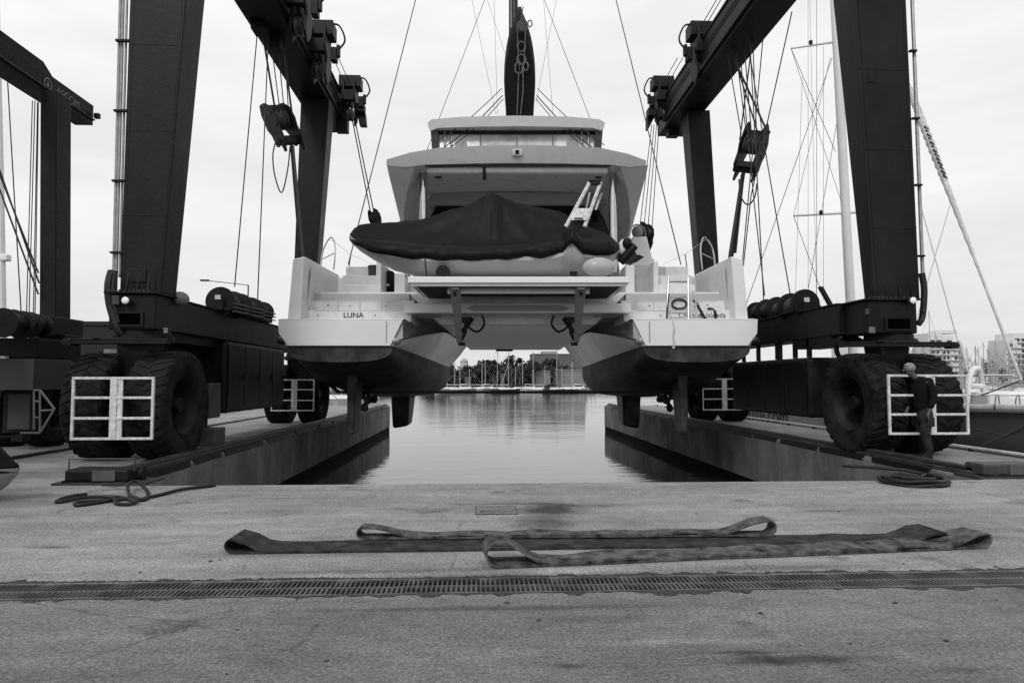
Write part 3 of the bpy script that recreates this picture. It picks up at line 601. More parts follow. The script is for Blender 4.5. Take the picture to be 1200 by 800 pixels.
def axle(parent, xc, yc, steer, s=1.0, guard=None, gy=None):
    rz = math.radians(steer)
    for k, dx in enumerate((-.52*s, .52*s)): wheel(parent, xc+dx*math.cos(rz), yc+dx*math.sin(rz), s, rz+(PI if dx > 0 else 0), R.uniform(0, 3))
    z = TR*s
    MB().tube([(xc-.45*s, yc, z), (xc+.45*s, yc, z)], .13*s, 12).build('axle', STEELD, parent, smooth=True)
    m_ = MB(); m_.hexa([(xc-.14*s, yc-.22*s, z-.2*s), (xc+.14*s, yc-.22*s, z-.2*s), (xc+.14*s, yc+.22*s, z-.2*s), (xc-.14*s, yc+.22*s, z-.2*s)], [(xc-.3*s, yc-.3*s, 2.1*s), (xc+.3*s, yc-.3*s, 2.1*s), (xc+.3*s, yc+.3*s, 2.1*s), (xc-.3*s, yc+.3*s, 2.1*s)]); m_.build('king_post', STEEL, parent, bevel=.03)
    m_ = MB(); m_.lathe([(.01, 0), (.46*s, 0), (.46*s, .05), (.50*s, .05), (.50*s, .13), (.44*s, .13), (.44*s, .22), (.01, .22)], (xc+.05, yc, 2.08*s), 'z', 40)
    o = m_.build('slewing_ring', STEELD, parent, smooth=True)
    m_ = MB()
    for k in range(28): a = 2*PI*k/28; m_.lathe([(.001, -.02), (.018, -.02), (.018, .01), (.001, .01)], (xc+.05+.475*s*math.cos(a), yc+.475*s*math.sin(a), 2.12*s), 'z', 6)
    m_.build('bolt_ring', STEELL, o)
axle(lift, -6.17, 12.75, -1); axle(lift, 8.02, 13.1, 2); axle(lift, -6.1, 23.3, 0); axle(lift, 8.35, 23.7, 0)
for (xa, xb, y) in ((-7.15, -5.4, 12.0), (6.9, 8.95, 12.3)):
    m_ = MB(); m_.box((xa, y, 2.03), (xb, y+.2, 2.085)); m_.tube([(xa, y+.1, 2.11), (xb, y+.1, 2.11)], .022, 8); m_.cbox((xa+.1 if xa < 0 else xb-.1, y+.1, 2.06), (.14, .22, .12)); m_.tube([(xa+.5, y+.05, 2.13), (xb-.6, y+.3, 2.15)], .02, 6); m_.build('steering_arm', STEELD, lift, bevel=.01)
# wheel guards
def guard(x0_, x1_, z0, z1, y, zs, xv, s, yk, back):
    r = .021*s; g_ = MB()
    for z in [z0, z1]+zs: g_.box((x0_, y-r, z-r), (x1_, y+r, z+r))
    for x in (x0_, x1_): g_.box((x-r, y-r-.001, z0-r), (x+r, y+r+.001, z1+r))
    g_.box((xv-.055*s, y-r-.004, z0), (xv+.055*s, y+r+.004, z1)); g_.box((xv+.056*s, y-.01, z0), (xv+.14*s, y+.02, z1))
    o = g_.build('wheel_guard', WHITEP, lift, bevel=.006); m_ = MB(); m_.box((xv-.05, y, zs[0]-.06), (xv+.05, yk, zs[0]+.06)); m_.build('guard_arm', STEELD, o)
def guardpx(xa, xb, ya, yb, Y, hz, xv, yk):
    p0, p1 = PY(xa, yb, Y), PY(xb, ya, Y); guard(p0.x, p1.x, p0.z, p1.z, Y, [PY(xa, q_, Y).z for q_ in hz], PY(xv, 480, Y).x, 1 if Y < 15 else .9, yk, 0)
guardpx(84, 180, 443, 514, 11.45, (466, 490), 133, 12.3); guardpx(1043, 1132, 440, 508, 11.9, (463, 485.5), 1088, 12.6)
guardpx(318, 368, 445, 481, 22.1, (456.5, 469), 343, 23); guardpx(824, 872, 444, 480, 22.4, (455.5, 467.5), 848, 23.2)
m_ = MB(); c = PY(87, 449, 11.5); m_.cbox(c, (.1, .06, .12)); m_.cbox(c+Vector((.03, 0, -.12)), (.05, .05, .08)); m_.build('latch', STEELL, lift)

# winch drums on the side beams
def winch(xc, yc, zc, r, ln):
    m_ = MB(); m_.lathe([(.01, 0), (r, 0), (r, .04), (r*.6, .05), (r*.6, ln-.05), (r, ln-.04), (r, ln), (.01, ln)], (xc, yc, zc), 'y', 36); o = m_.build('winch_drum', STEELD, lift, smooth=True)
    m_ = MB(); k = 0
    while .06+k*.045 < ln-.08: m_.lathe([(r*.58, -.018), (r*.64, 0), (r*.58, .018)], (xc, yc+.08+k*.045, zc), 'y', 24, False); k += 1
    m_.build('wound_cable', ROPE, o, smooth=True)
    m_ = MB(); m_.box((xc-r*.8, yc-.05, 2.975), (xc+r*.8, yc+ln+.05, 3.05)); m_.box((xc-.1, yc-.09, 3.0), (xc+.1, yc-.03, zc+.05)); m_.build('winch_frame', STEEL, o)
    MB().cbox((xc-r*.05, yc-.1, zc+r*.25), (.12, .02, .1)).build('rating_plate', mat('plate white', .5, .6), o)
    m_ = MB()
    for q_ in range(3): m_.tube([(xc+r*.95, yc-.05, zc-.05-q_*.09), (xc+r*.95+.02, yc+ln+.1, zc-.02-q_*.09)], .018, 5)
    m_.build('pressure_pipes', STEELL, o)
for (px, py, Y, r) in ((258, 353, 15.6, .33), (281, 358, 16.9, .30), (297, 363, 18.1, .30)):
    c = PY(px, py, Y); winch(c.x, c.y, c.z, r, .8)
for (px, py, Y, r) in ((944, 356, 15.2, .34), (926, 360, 16.4, .28), (911, 361, 17.4, .30), (899, 363, 18.5, .30)):
    c = PY(px, py, Y); winch(c.x, c.y, c.z, r, .75)
m_ = MB(); m_.tube([PY(960, 336, 15.2), PY(974, 361, 15.2)], .04, 6); m_.tube([PY(963, 336, 15.4), PY(977, 361, 15.4)], .03, 6); m_.build('drum_stay', STEELD, lift)

# ================================================================== SMALLER LIFT at the left edge
l2 = thing('boat_lift', (-12, 11, 0), 'smaller mobile boat lift cut off by the left edge with a grey cabinet panel', 'boat lift', 'travelling boat hoists at the dock')
Y2 = 15.0; Z2B = PY(93, 147, 17.1).z-.002
p = [PY(46, 370, Y2), PY(65, 370, Y2), PY(47, 125, Y2), PY(66, 125, Y2)]
hexleg(p[0], p[1], p[2], p[3], 2.75, Z2B, Y2, Y2, .55, .55, 'leg', l2)
b0 = PY(93, 147, 17.1); b1 = PY(109, 147, 17.1)
xbL, xbR = b0.x+.0, b1.x; zb2 = b0.z
m_ = MB(); m_.hexa([(xbL-.1, 4, zb2), (xbR, 4, zb2), (xbR, 17.1, zb2), (xbL-.1, 17.1, zb2)], [(xbL-.1, 4, zb2+.5), (xbR, 4, zb2+.5), (xbR, 17.1, zb2+.5), (xbL-.1, 17.1, zb2+.5)]); o2 = m_.build('top_beam', STEEL, l2, bevel=.01)
MB().box((xbR, 4, zb2+.12), (xbR+.05, 17.1, zb2+.15)).build('trolley_rail', STEELL, o2)
MB().hexa([(xbL+.1, 12, zb2+.5), (xbR-.05, 12, zb2+.5), (xbR-.05, 15.6, zb2+.5), (xbL+.1, 15.6, zb2+.5)], [(xbL+.1, 12.2, zb2+.72), (xbR-.05, 12.2, zb2+.72), (xbR-.05, 15.2, zb2+.72), (xbL+.1, 15.2, zb2+.72)]).build('beam_stiffener', STEEL, o2)
MB().lathe([(.07, -.02), (.11, -.02), (.11, .02), (.07, .02)], (xbR-.05, 12.6, zb2+.8), 'x', 16, True).build('lifting_eye', STEELD, o2)
MB().cbox((xbR+.08, 17.12, zb2+.25), (.12, .1, .12)).build('end_stop', STEELD, o2)
Mt = Matrix(((0, 0, 1, xbR+.004), (-1, 0, 0, 0), (0, 1, 0, 0), (0, 0, 0, 1)))   # words run towards -y? face looks +x
Mt = Matrix(((0, 0, 1, xbR+.004), (1, 0, 0, 16.05), (0, 1, 0, zb2+.17), (0, 0, 0, 1)))
lettering('ASCOM', .26, Mt, mat('pale letters', .22, .6), l2)
m_ = MB(); m_.lathe([(.11, -.002), (.14, -.002), (.14, .003), (.11, .003)], (xbR+.006, 15.3, zb2+.26), 'x', 24, True); m_.prism([(xbR+.004, 15.24, zb2+.2), (xbR+.004, 15.36, zb2+.2), (xbR+.004, 15.3, zb2+.33)], (.003, 0, 0)); m_.build('emblem', mat('pale letters', .22, .6), l2)
xc2 = (p[0].x+p[1].x)/2
m_ = MB(); m_.box((xc2-.3, 5, 2.3), (xc2+.32, Y2+.8, 2.75)); m_.build('side_beam', STEEL, l2, bevel=.02)
axle(l2, -9.75, 15.35, 0, .78)
hexleg(PY(46, 370, Y2)+Vector((0, 0, 0)), PY(65, 370, Y2), PY(47, 125, Y2), PY(66, 125, Y2), 2.75, Z2B, 5.5, 5.5, .55, .55, 'leg', l2)
axle(l2, -9.75, 5.7, 0, .78)
for (px, py, Y, r) in ((3, 378, 12.3, .26), (14, 378, 13.0, .25), (31, 379, 13.8, .22), (42, 381, 14.6, .24)):
    c = PY(px, py, Y); m_ = MB(); m_.lathe([(.01, 0), (r, 0), (r, .04), (r*.7, .05), (r*.7, .45), (r, .46), (r, .5), (.01, .5)], c, 'y', 28); m_.build('winch_drum', STEELD, l2, smooth=True)
def box2(px0, py0, px1, py1, Y, dpt, m, name, bev=.01):
    a, b = PY(px0, py1, Y), PY(px1, py0, Y); return MB().box((a.x, Y, a.z), (b.x, Y+dpt, b.z)).build(name, m, l2, bevel=bev)
box2(-60, 420, 40, 457, 13.4, 1.2, mat('grey panel', .05, .5, .1, 1), 'cabinet_panel')
box2(-60, 396, 44, 419, 13.5, 1.2, STEEL, 'frame_box'); box2(44, 392, 76, 424, 14.6, .6, STEEL, 'leg_foot')
box2(60, 432, 88, 490, 14.7, .3, STEEL, 'axle_housing'); box2(-60, 417, 6, 420, 13.3, .1, WHITEP, 'bright_strip', 0)
box2(8, 461, 36, 503, 13.9, .3, mat('dull door', .035, .5, .1), 'door_panel'); box2(2, 458, 40, 507, 14.0, .3, STEELD, 'door_surround')
box2(45, 399, 71, 401, 14.2, .1, STEELL, 'bright_pipe', 0)
m_ = MB(); Yg = 13.2
for (a, b) in (((40, 457), (47, 457)), ((47, 457), (47, 507)), ((24, 507), (47, 507)), ((40, 457), (40, 503)), ((47, 457), (64, 479)), ((64, 479), (47, 507)), ((47, 481), (64, 480)), ((40, 470), (47, 470)), ((40, 489), (47, 489))): m_.tube([PY(*a, Yg), PY(*b, Yg)], .02, 6)
m_.build('wheel_guard', mat('grey guard paint', .13, .5, .2), l2)
m_ = MB(); m_.tube([PY(-10, 512, 12.5), PY(25, 512, 12.7)], .03, 6); m_.cbox(PY(24, 513, 12.6), (.2, .2, .12)); m_.build('tow_bar', STEELD, l2)
for (a, b, r) in (((9, 97), (25, 370), .012), ((38, 118), (31, 370), .010), ((41, 118), (34, 370), .010), ((44, 120), (39, 372), .010), ((45, 120), (41, 372), .01)): cable([PY(*a, 14.6), PY(*b, 14.2)], r, par=l2)
for (a, b) in (((-10, 172), (46, 332)), ((-10, 180), (45, 320)), ((-10, 196), (45, 345))): cable([PY(*a, 14.3), PY(*b, 14.9)], .018, par=l2)

# ================================================================== CATAMARAN
bc = EYE + Vector((math.sin(TH), math.cos(TH), 0))*D0 + rt*X0
cat = thing('catamaran', (bc.x, bc.y, 0), 'large white sailing catamaran seen from astern, hanging over the dock', 'catamaran', rz=-TH)
def hull_mesh(s):
    # d, inner waterline, outer waterline, waterline z, bottom z, inner top x, outer top x, sheer z
    ST = [(0.0, 2.98, 5.52, 2.22, 1.84, 2.70, 5.66, 2.84), (.9, 2.95, 5.58, 2.20, 1.62, 2.66, 5.66, 2.84), (1.0, 2.95, 5.58, 2.20, 1.58, 2.66, 5.66, 3.6), (2.0, 2.86, 5.6, 2.16, 1.26, 2.5, 5.68, 3.6),
          (4.1, 2.65, 5.62, 2.05, .98, 2.2, 5.7, 3.6), (4.3, 2.64, 5.62, 2.05, .97, 2.2, 5.7, 4.3), (6.5, 2.48, 5.62, 1.94, .86, 2.0, 5.7, 4.35), (9, 2.45, 5.55, 1.90, .84, 1.92, 5.65, 4.4), (12, 2.75, 5.35, 1.92, .95, 1.95, 5.5, 4.45), (15, 3.4, 4.9, 2.0, 1.3, 2.6, 5.1, 4.5), (17.5, 4.1, 4.25, 2.1, 1.9, 4.0, 4.3, 4.6)]
    lo, hi = [], []
    for (d, xi, xo, zw, zb, ti, to, zs) in ST:
        ring = []; n = 20; xc = (xi+xo)/2; hw_ = (xo-xi)/2
        for k in range(n+1):
            a = PI*k/n; cx_, sx = math.cos(a), math.sin(a); e_ = .62
            ring.append(Vector((s*(xc-hw_*math.copysign(abs(cx_)**.75, cx_)), d, zw-(zw-zb)*sx**e_)))
        lo.append(ring)
        zk = (2.34, 2.45, 2.47, 2.62, 2.84, 2.84)[min(len(hi), 5)] if d < 5 else 2.9; xk = (2.90, 2.72, 2.70, 2.42, 2.16, 2.15)[min(len(hi), 5)] if d < 5 else ti
        xw_ = (2.74, 2.74, 2.74, 2.62, 2.2, 2.19)[min(len(hi), 5)] if d < 5 else ti+.01
        zs2 = max(zs, 3.02) if d >= 1 else zs
        hi.append([Vector((s*xi, d, zw+.003)), Vector((s*(xi*.5+xk*.5-.03), d, (zw+zk)/2)), Vector((s*xk, d, zk)), Vector((s*(xk+.04 if d < 4 else xk+.01), d, zk+.03)), Vector((s*xw_, d, zk+.06)), Vector((s*xw_, d, min(zs2-.01, 2.98))), Vector((s*(xw_+.005), d, zs2)), Vector((s*to, d, zs2)), Vector((s*(to*.97+xo*.03), d, (zs2+zw)/2)), Vector((s*xo, d, zw+.003))])
    return lo, hi
def bo(mb, name, m, parent=None, **k): return mb.build(name, m, parent or cat, world=False, **k)
for s in (-1, 1):
    lo, hi = hull_mesh(s)
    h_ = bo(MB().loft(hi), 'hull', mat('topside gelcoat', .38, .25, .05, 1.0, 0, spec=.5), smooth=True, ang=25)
    bo(MB().loft(lo), 'underbody', ANTI, h_, smooth=True, ang=50)
    # white transom panel, corner fairings
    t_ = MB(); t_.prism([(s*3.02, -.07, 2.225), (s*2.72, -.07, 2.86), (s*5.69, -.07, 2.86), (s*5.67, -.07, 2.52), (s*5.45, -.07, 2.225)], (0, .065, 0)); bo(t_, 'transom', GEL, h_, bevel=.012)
    for (xa, m__) in ((3.05, mat('topside gelcoat', .38)), (5.56, mat('shaded fairing', .03, .4))):  # outer fairing: its shade is put into the near-black colour
        f_ = MB(); f_.sphere((s*(xa-.12*(1 if xa < 4 else -.5)), .12, 2.36), (.15, .2, .11), 24, 14); bo(f_, 'corner_fairing', m__, h_, smooth=True)
    # keel, rudder, saildrive
    bo(MB().hexa([(s*3.86, 8.4, -.22), (s*4.44, 8.4, -.32), (s*4.40, 9.6, -.3), (s*3.90, 9.6, -.22)], [(s*3.80, 8.3, 1.05), (s*4.50, 8.3, 1.05), (s*4.50, 10.0, 1.05), (s*3.80, 10.0, 1.05)]), 'keel', ANTI, h_, bevel=.12, seg=4)
    bo(MB().hexa([(s*4.14, 1.1, .05), (s*4.30, 1.1, .05), (s*4.30, 1.8, .05), (s*4.14, 1.8, .05)], [(s*4.08, 1.2, 1.8), (s*4.36, 1.2, 1.8), (s*4.36, 2.1, 1.8), (s*4.08, 2.1, 1.8)]), 'rudder', ANTI, h_, bevel=.05, seg=3)
    sd_ = MB(); sd_.hexa([(s*4.1, 2.9, .9), (s*4.2, 2.9, .9), (s*4.2, 3.3, .9), (s*4.1, 3.3, .9)], [(s*4.06, 2.9, 1.5), (s*4.24, 2.9, 1.5), (s*4.24, 3.5, 1.5), (s*4.06, 3.5, 1.5)]); sd_.tube([(s*4.15, 2.6, .85), (s*4.15, 2.8, .85), (s*4.15, 3.4, .85)], [.06, .11, .05], 12)
    s_ = bo(sd_, 'saildrive', ANTI, h_, smooth=True)
    pr = MB()
    for k in range(3):
        a = 2*PI*k/3+.5+s*.3; ca, sa = math.cos(a), math.sin(a); u0 = Vector((ca, 0, sa)); v0 = Vector((-sa, .5, ca)); c_ = Vector((s*4.15, 2.68, .85))
        pr.loft([[c_+u0*r_-v0*w_+Vector((0, .012, 0)), c_+u0*r_+v0*w_+Vector((0, .012, 0)), c_+u0*r_+v0*w_, c_+u0*r_-v0*w_] for r_, w_ in ((.06, .04), (.16, .1), (.25, .11), (.31, .05))])
    bo(pr, 'propeller', mat('bronze', .03, .4, .2, 8, metal=.6), h_)
    # stern pylon
    zt = B(350, 300, .1).z; xo1 = -B(337, 375, .1).x; xi1 = -B(352, 375, .1).x; xo2 = -B(343, 303, .1).x; xi2 = -B(357, 300, .1).x
    py_ = MB(); py_.hexa([(s*xi1, .08, 2.84), (s*xo1, .08, 2.84), (s*xo1, 3.3, 2.84), (s*(xi1-.0), 3.3, 2.84)], [(s*xi2, .10, zt), (s*xo2, .10, zt-.07), (s*xo2, 3.3, zt+.05), (s*(xi2-.02), 3.3, zt+.05)])
    pp = bo(py_, 'stern_pylon', GEL, h_, bevel=.035, seg=3)
    x_ = xi1-.012; xt = xi2-.02
    bo(MB().prism([(s*x_*.999, .55, 3.2), (s*x_*.999, 1.9, 3.3), (s*(xt-.01), 1.9, zt-.25), (s*(xt-.01), .55, zt-.2)], (-s*.012, 0, 0)), 'locker_door', GELS, pp, bevel=.01)
    for (yy, zz, r_) in ((1.4, zt-.35, .05), (2.2, zt-.3, .06), (.9, 3.9, .03), (1.5, 3.7, .03)):
        bo(MB().lathe([(.001, 0), (r_, 0), (r_, .03), (.001, .03)], (s*(xi1-.06) if s > 0 else -(xi1-.06)-.03, yy, zz), 'x', 12), 'socket', STEELD, pp)
    # steps
    Z1, Z2, Z3, Z4 = 2.86, 3.13, 3.40, 3.66
    xL, xR = 2.6, xi1+.02
    sp = MB(); sp.box((min(s*xL, s*xR), .5, Z1-.02), (max(s*xL, s*xR), 4, Z2)); sp.box((min(s*xL, s*xR), .82, Z2), (max(s*xL, s*xR), 4, Z3)); sp.box((min(s*xL, s*xR), 1.15, Z3), (max(s*xL, s*xR), 4, Z4))
    st = bo(sp, 'boarding_steps', GELS, h_, bevel=.02)
    up_ = MB()
    for k in range(3): up_.box((min(s*3.75, s*4.75), 1.9+k*.35, Z4+k*.3), (max(s*3.75, s*4.75), 4, Z4+.3+k*.3))
    up_.box((min(s*3.62, s*3.75), 1.8, Z4), (max(s*3.62, s*3.75), 4, Z4+.9)); bo(up_, 'upper_steps', GELS, h_, bevel=.015)
    bo(MB().box((min(s*2.7, s*5.65), -.0, 2.862), (max(s*2.7, s*5.65), .5, 2.875)), 'platform', GELS, h_, bevel=.005)
    ln_ = MB()
    for zz in (3.0, 3.27): ln_.box((min(s*2.9, s*5.0), .494 if zz < 3.1 else .814, zz+.11), (max(s*2.9, s*5.0), .502 if zz < 3.1 else .822, zz+.118))
    for xx in (3.4, 3.95, 4.5): ln_.box((s*xx-.006, .812, 3.14), (s*xx+.006, .822, 3.38))
    bo(ln_, 'locker_seams', GELG, h_)
    # side deck behind
    bo(MB().box((min(s*2.5, s*5.65), 4, 3.62), (max(s*2.5, s*5.65), 14, 4.5)), 'side_deck', GEL, h_, bevel=.05)
    # pushpit rails
    rl = MB()
    a = [B(607+s*212, 318, 3.4), B(607+s*210, 300, 3.4), B(607+s*215, 285, 3.4), B(607+s*221, 279, 3.4)]
    rl.tube(smooth_path([B(607+s*216, 316, 3.2), B(607+s*214, 290, 3.2), B(607+s*219, 278, 3.2), B(607+s*228, 292, 3.2), B(607+s*231, 312, 3.2)], 4), .022, 6)
    rl.tube([B(607+s*214, 296, 3.2), B(607+s*230, 304, 3.2)], .016, 5); rl.tube([B(607+s*198, 314, 4.5), B(607+s*196, 298, 4.5)], .018, 5)
    rl.tube([B(607+s*219, 281, 3.2), B(607+s*196, 298, 4.5), B(607+s*165, 312, 8)], .008, 4)
    bo(rl, 'pushpit', CHROME, h_, smooth=True)
# name and port
def bmat(c): return OM[cat.name] @ Matrix.Translation(c) @ Matrix.Rotation(PI/2, 4, 'X')
INK = mat('hull letters', .02, .5, .1)
c = B(414, 374, .485); lettering('LUNA', .19, bmat(Vector((c.x, .490, 2.945))), INK, cat)
c = B(823, 374, .485); lettering('Channel Islands', .185, bmat(Vector((c.x, .490, 2.945))), mat('faded hull letters', .12, .5, .1), cat)
# fittings: transom drain covers, step non-slip pads, pylon lockers, courtesy lights
for s in (-1, 1):
    tr0 = [o for o in bpy.data.objects if o.name.startswith('hull') and o.parent == cat][-1 if s > 0 else 0]
    for (xx, zz) in ((3.5, 3.0), (4.9, 3.0), (3.3, 3.27), (4.2, 3.27), (4.75, 3.29), (3.9, 3.5), (4.6, 3.53)):
        bo(MB().lathe([(.001, -.006), (.016, -.006), (.018, .004), (.001, .004)], (s*xx, .49 if zz < 3.1 else .81 if zz < 3.4 else 1.14, zz), 'y', 10), 'stud', STEELL, tr0)
    for k, (y0_, zz) in enumerate(((.55, 3.131), (.87, 3.401), (1.2, 3.661))): bo(MB().box((min(s*3.0, s*4.9), y0_, zz), (max(s*3.0, s*4.9), y0_+.2, zz+.004)), 'tread_pad', GELG, tr0)
    bo(MB().box((min(s*3.1, s*3.13), -.074, 2.3), (max(s*3.1, s*3.13), -.068, 2.8)), 'panel_seam', GELG, tr0)
    bo(MB().box((min(s*2.76, s*5.66), -.074, 2.845), (max(s*2.76, s*5.66), -.069, 2.852)), 'panel_seam', GELG, tr0)
    bo(MB().lathe([(.001, 0), (.05, 0), (.05, .02), (.001, .02)], (s*2.78-.01, .9, 2.7), 'x', 12), 'skin_fitting', STEELD, tr0)
    for (yy, zz) in ((1.6, 2.35), (1.9, 2.3), (2.2, 2.33)): bo(MB().sphere((s*(2.86-.1*(yy-1)), yy, zz), (.02, .035, .02), 8, 6), 'skin_fitting', STEELD, tr0)
# bridge deck, aft beam
bd = MB(); bd.hexa([(-1.95, .9, 2.80), (1.95, .9, 2.80), (2.0, 14, 2.76), (-2.0, 14, 2.76)], [(-2.75, .9, 3.6), (2.75, .9, 3.6), (2.0, 14, 3.6), (-2.0, 14, 3.6)]); bdk = bo(bd, 'bridge_deck', GELS, bevel=.03)
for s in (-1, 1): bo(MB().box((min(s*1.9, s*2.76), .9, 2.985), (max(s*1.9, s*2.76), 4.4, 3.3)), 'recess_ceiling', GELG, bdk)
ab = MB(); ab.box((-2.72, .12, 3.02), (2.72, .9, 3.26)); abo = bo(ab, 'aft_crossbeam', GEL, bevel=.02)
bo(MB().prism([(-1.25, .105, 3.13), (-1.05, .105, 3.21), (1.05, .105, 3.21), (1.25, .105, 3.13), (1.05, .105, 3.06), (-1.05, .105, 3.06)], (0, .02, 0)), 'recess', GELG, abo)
# soft inner fillets between hull and bridge deck
bo(MB().box((-.85, 13.6, 2.70), (-.1, 14.1, 2.77)), 'forward_locker', STEELD, bdk, bevel=.03)
# lowered tender platform and its arms
def Bx(px, d): return (px-600)/800*(D0+d)-X0
pn, pf = -1.75, .85
xl, xr_ = Bx(477, pn), Bx(739, pn); zt_ = B(607, 324, pn).z; zb_ = B(607, 331.5, pn).z
tp = MB(); tp.box((xl, pn, zb_), (xr_, pf, zt_)); tpo = bo(tp, 'tender_platform', GEL, bevel=.015)
m_ = MB()
for k in range(26):
    yy = pn+.25+k*.088; m_.box((xl+.15, yy, zb_-.035), (xr_-.15, yy+.05, zb_-.004))
bo(m_, 'teak_slats', mat('dark slats', .05, .6, .3), tpo)
m_ = MB(); m_.box((xl+.05, pn+.06, zb_-.06), (xr_-.05, pn+.14, zb_-.003)); m_.box((xl+.8, pn+.5, zb_-.16), (xr_-.8, pn+.62, zb_-.03)); m_.box((xl+.8, .3, zb_-.2), (xr_-.8, .42, zb_-.03)); bo(m_, 'frame_bar', ALU, tpo)
for s in (-1, 1):
    a0 = B(607+s*73.5, 336, pn+.35); a1 = B(607+s*69, 401, .35); nrm = Vector((1, 0, 0))
    m_ = MB(); m_.hexa([a1+Vector((-.06, -.05, 0)), a1+Vector((.06, -.05, 0)), a1+Vector((.06, .08, 0)), a1+Vector((-.06, .08, 0))], [a0+Vector((-.12, -.08, 0)), a0+Vector((.12, -.08, 0)), a0+Vector((.12, .10, 0)), a0+Vector((-.12, .10, 0))]); ar = bo(m_, 'lift_arm', mat('arm paint', .38, .35, .05), tpo, bevel=.015)
    bo(MB().cbox(a0+Vector((0, -.085, -.03)), (.17, .03, .08)), 'arm_bracket', ALU, ar, bevel=.008); bo(MB().cbox(a0+Vector((0, -.086, -.17)), (.07, .02, .1)), 'slot', STEELD, ar)
    m_ = MB(); c_ = B(607+s*61, 375, .5); m_.tube(smooth_path([c_, c_+Vector((-s*.1, 0, -.2)), c_+Vector((-s*.3, 0, -.28)), c_+Vector((-s*.45, 0, -.1)), c_+Vector((-s*.4, 0, .12))], 5), .03, 6)
    m_.tube(smooth_path([c_, c_+Vector((s*.02, 0, -.3)), c_+Vector((s*.12, 0, -.5))], 4), .05, 6); m_.tube([c_+Vector((-.15*s, 0, .05)), c_+Vector((.1*s, .1, -.3))], .06, 6); m_.cbox(c_, (.2, .2, .14)); bo(m_, 'hydraulic_hoses', HOSE, tpo, smooth=True)
    m_ = MB(); m_.cbox(B(607+s*66, 403, .4), (.16, .1, .08)); bo(m_, 'pivot', STEELD, tpo)
# cockpit, superstructure
ZR = 6.95
bo(MB().box((-3.6, 3.0, 3.6), (3.6, 13, 4.3)), 'cockpit_base', GELS, bevel=.03)
cab = MB(); cab.hexa([(-3.35, 5.2, 4.3), (3.35, 5.2, 4.3), (2.9, 12.5, 4.3), (-2.9, 12.5, 4.3)], [(-2.95, 5.2, 7.05), (2.95, 5.2, 7.05), (2.3, 10.8, 7.05), (-2.3, 10.8, 7.05)]); cabo = bo(cab, 'saloon', GELG, bevel=.03)
bo(MB().box((-2.93, 5.17, 4.4), (2.93, 5.195, 7.04)), 'saloon_door', DARKGL, cabo)
bo(MB().box((-2.75, 3.9, 6.68), (2.75, 4.2, 7.02)), 'door_header', GELG, cabo, bevel=.02)
bo(MB().box((-1.75, 3.88, 6.72), (-1.0, 3.92, 6.86)), 'vent_panel', GELG, cabo)
# flybridge slab
FD = 1.1
tp_ = [(453, 187), (480, 179), (515, 173), (560, 171), (607, 170), (655, 171), (702, 173), (735, 180), (757, 188)]
bt_ = [(757, 194), (738, 196), (717, 193), (660, 191.5), (607, 191), (555, 191.5), (497, 193), (475, 196), (453, 194)]
poly = [B(a, b, FD) for a, b in tp_+bt_]
rings = [[Vector((p.x, FD, p.z)) for p in poly]]
n_ = len(tp_)
back = []
for i, p in enumerate(poly):
    back.append(Vector((p.x*.80, 10.5, (p.z if i < n_ else p.z)+.1)))
mid = [Vector((p.x*1.005, 1.6, p.z+.02)) for p in poly]
sl = MB().loft([rings[0], mid, back]); slo = bo(sl, 'flybridge', mat('fascia gelcoat', .42, .3, .05), smooth=True, ang=28)
zt0 = B(607, 192, FD).z
bo(MB().box((-2.35, 1.22, zt0-.20), (2.35, 1.42, zt0-.06)), 'rolled_awning', mat('awning cloth', .45, .8, .1), slo, bevel=.04)
bo(MB().box((Bx(565, 1.2), 1.2, zt0-.32), (Bx(569, 1.2), 1.45, zt0-.02)), 'awning_catch', STEELD, slo)
bo(MB().tube([(-2.4, 1.2, zt0-.03), (2.4, 1.2, zt0-.03)], .02, 6), 'awning_rail', STEELL, slo)
cc = B(606, 180, FD); m_ = MB(); m_.cbox(cc+Vector((0, -.05, 0)), (.26, .12, .17)); cm = bo(m_, 'camera_pod', GEL, slo, bevel=.04, seg=3); bo(MB().cbox(cc+Vector((0, -.115, 0)), (.1, .02, .1)), 'camera_lens', STEELD, cm)
for (px, py) in ((513, 216), (702, 216)): c = B(px, py, 2.2); bo(MB().lathe([(.01, -.02), (.1, -.02), (.1, .01), (.01, .01)], (c.x, 2.3, zt0+.02), 'z', 16), 'ceiling_lamp', STEELD, slo)
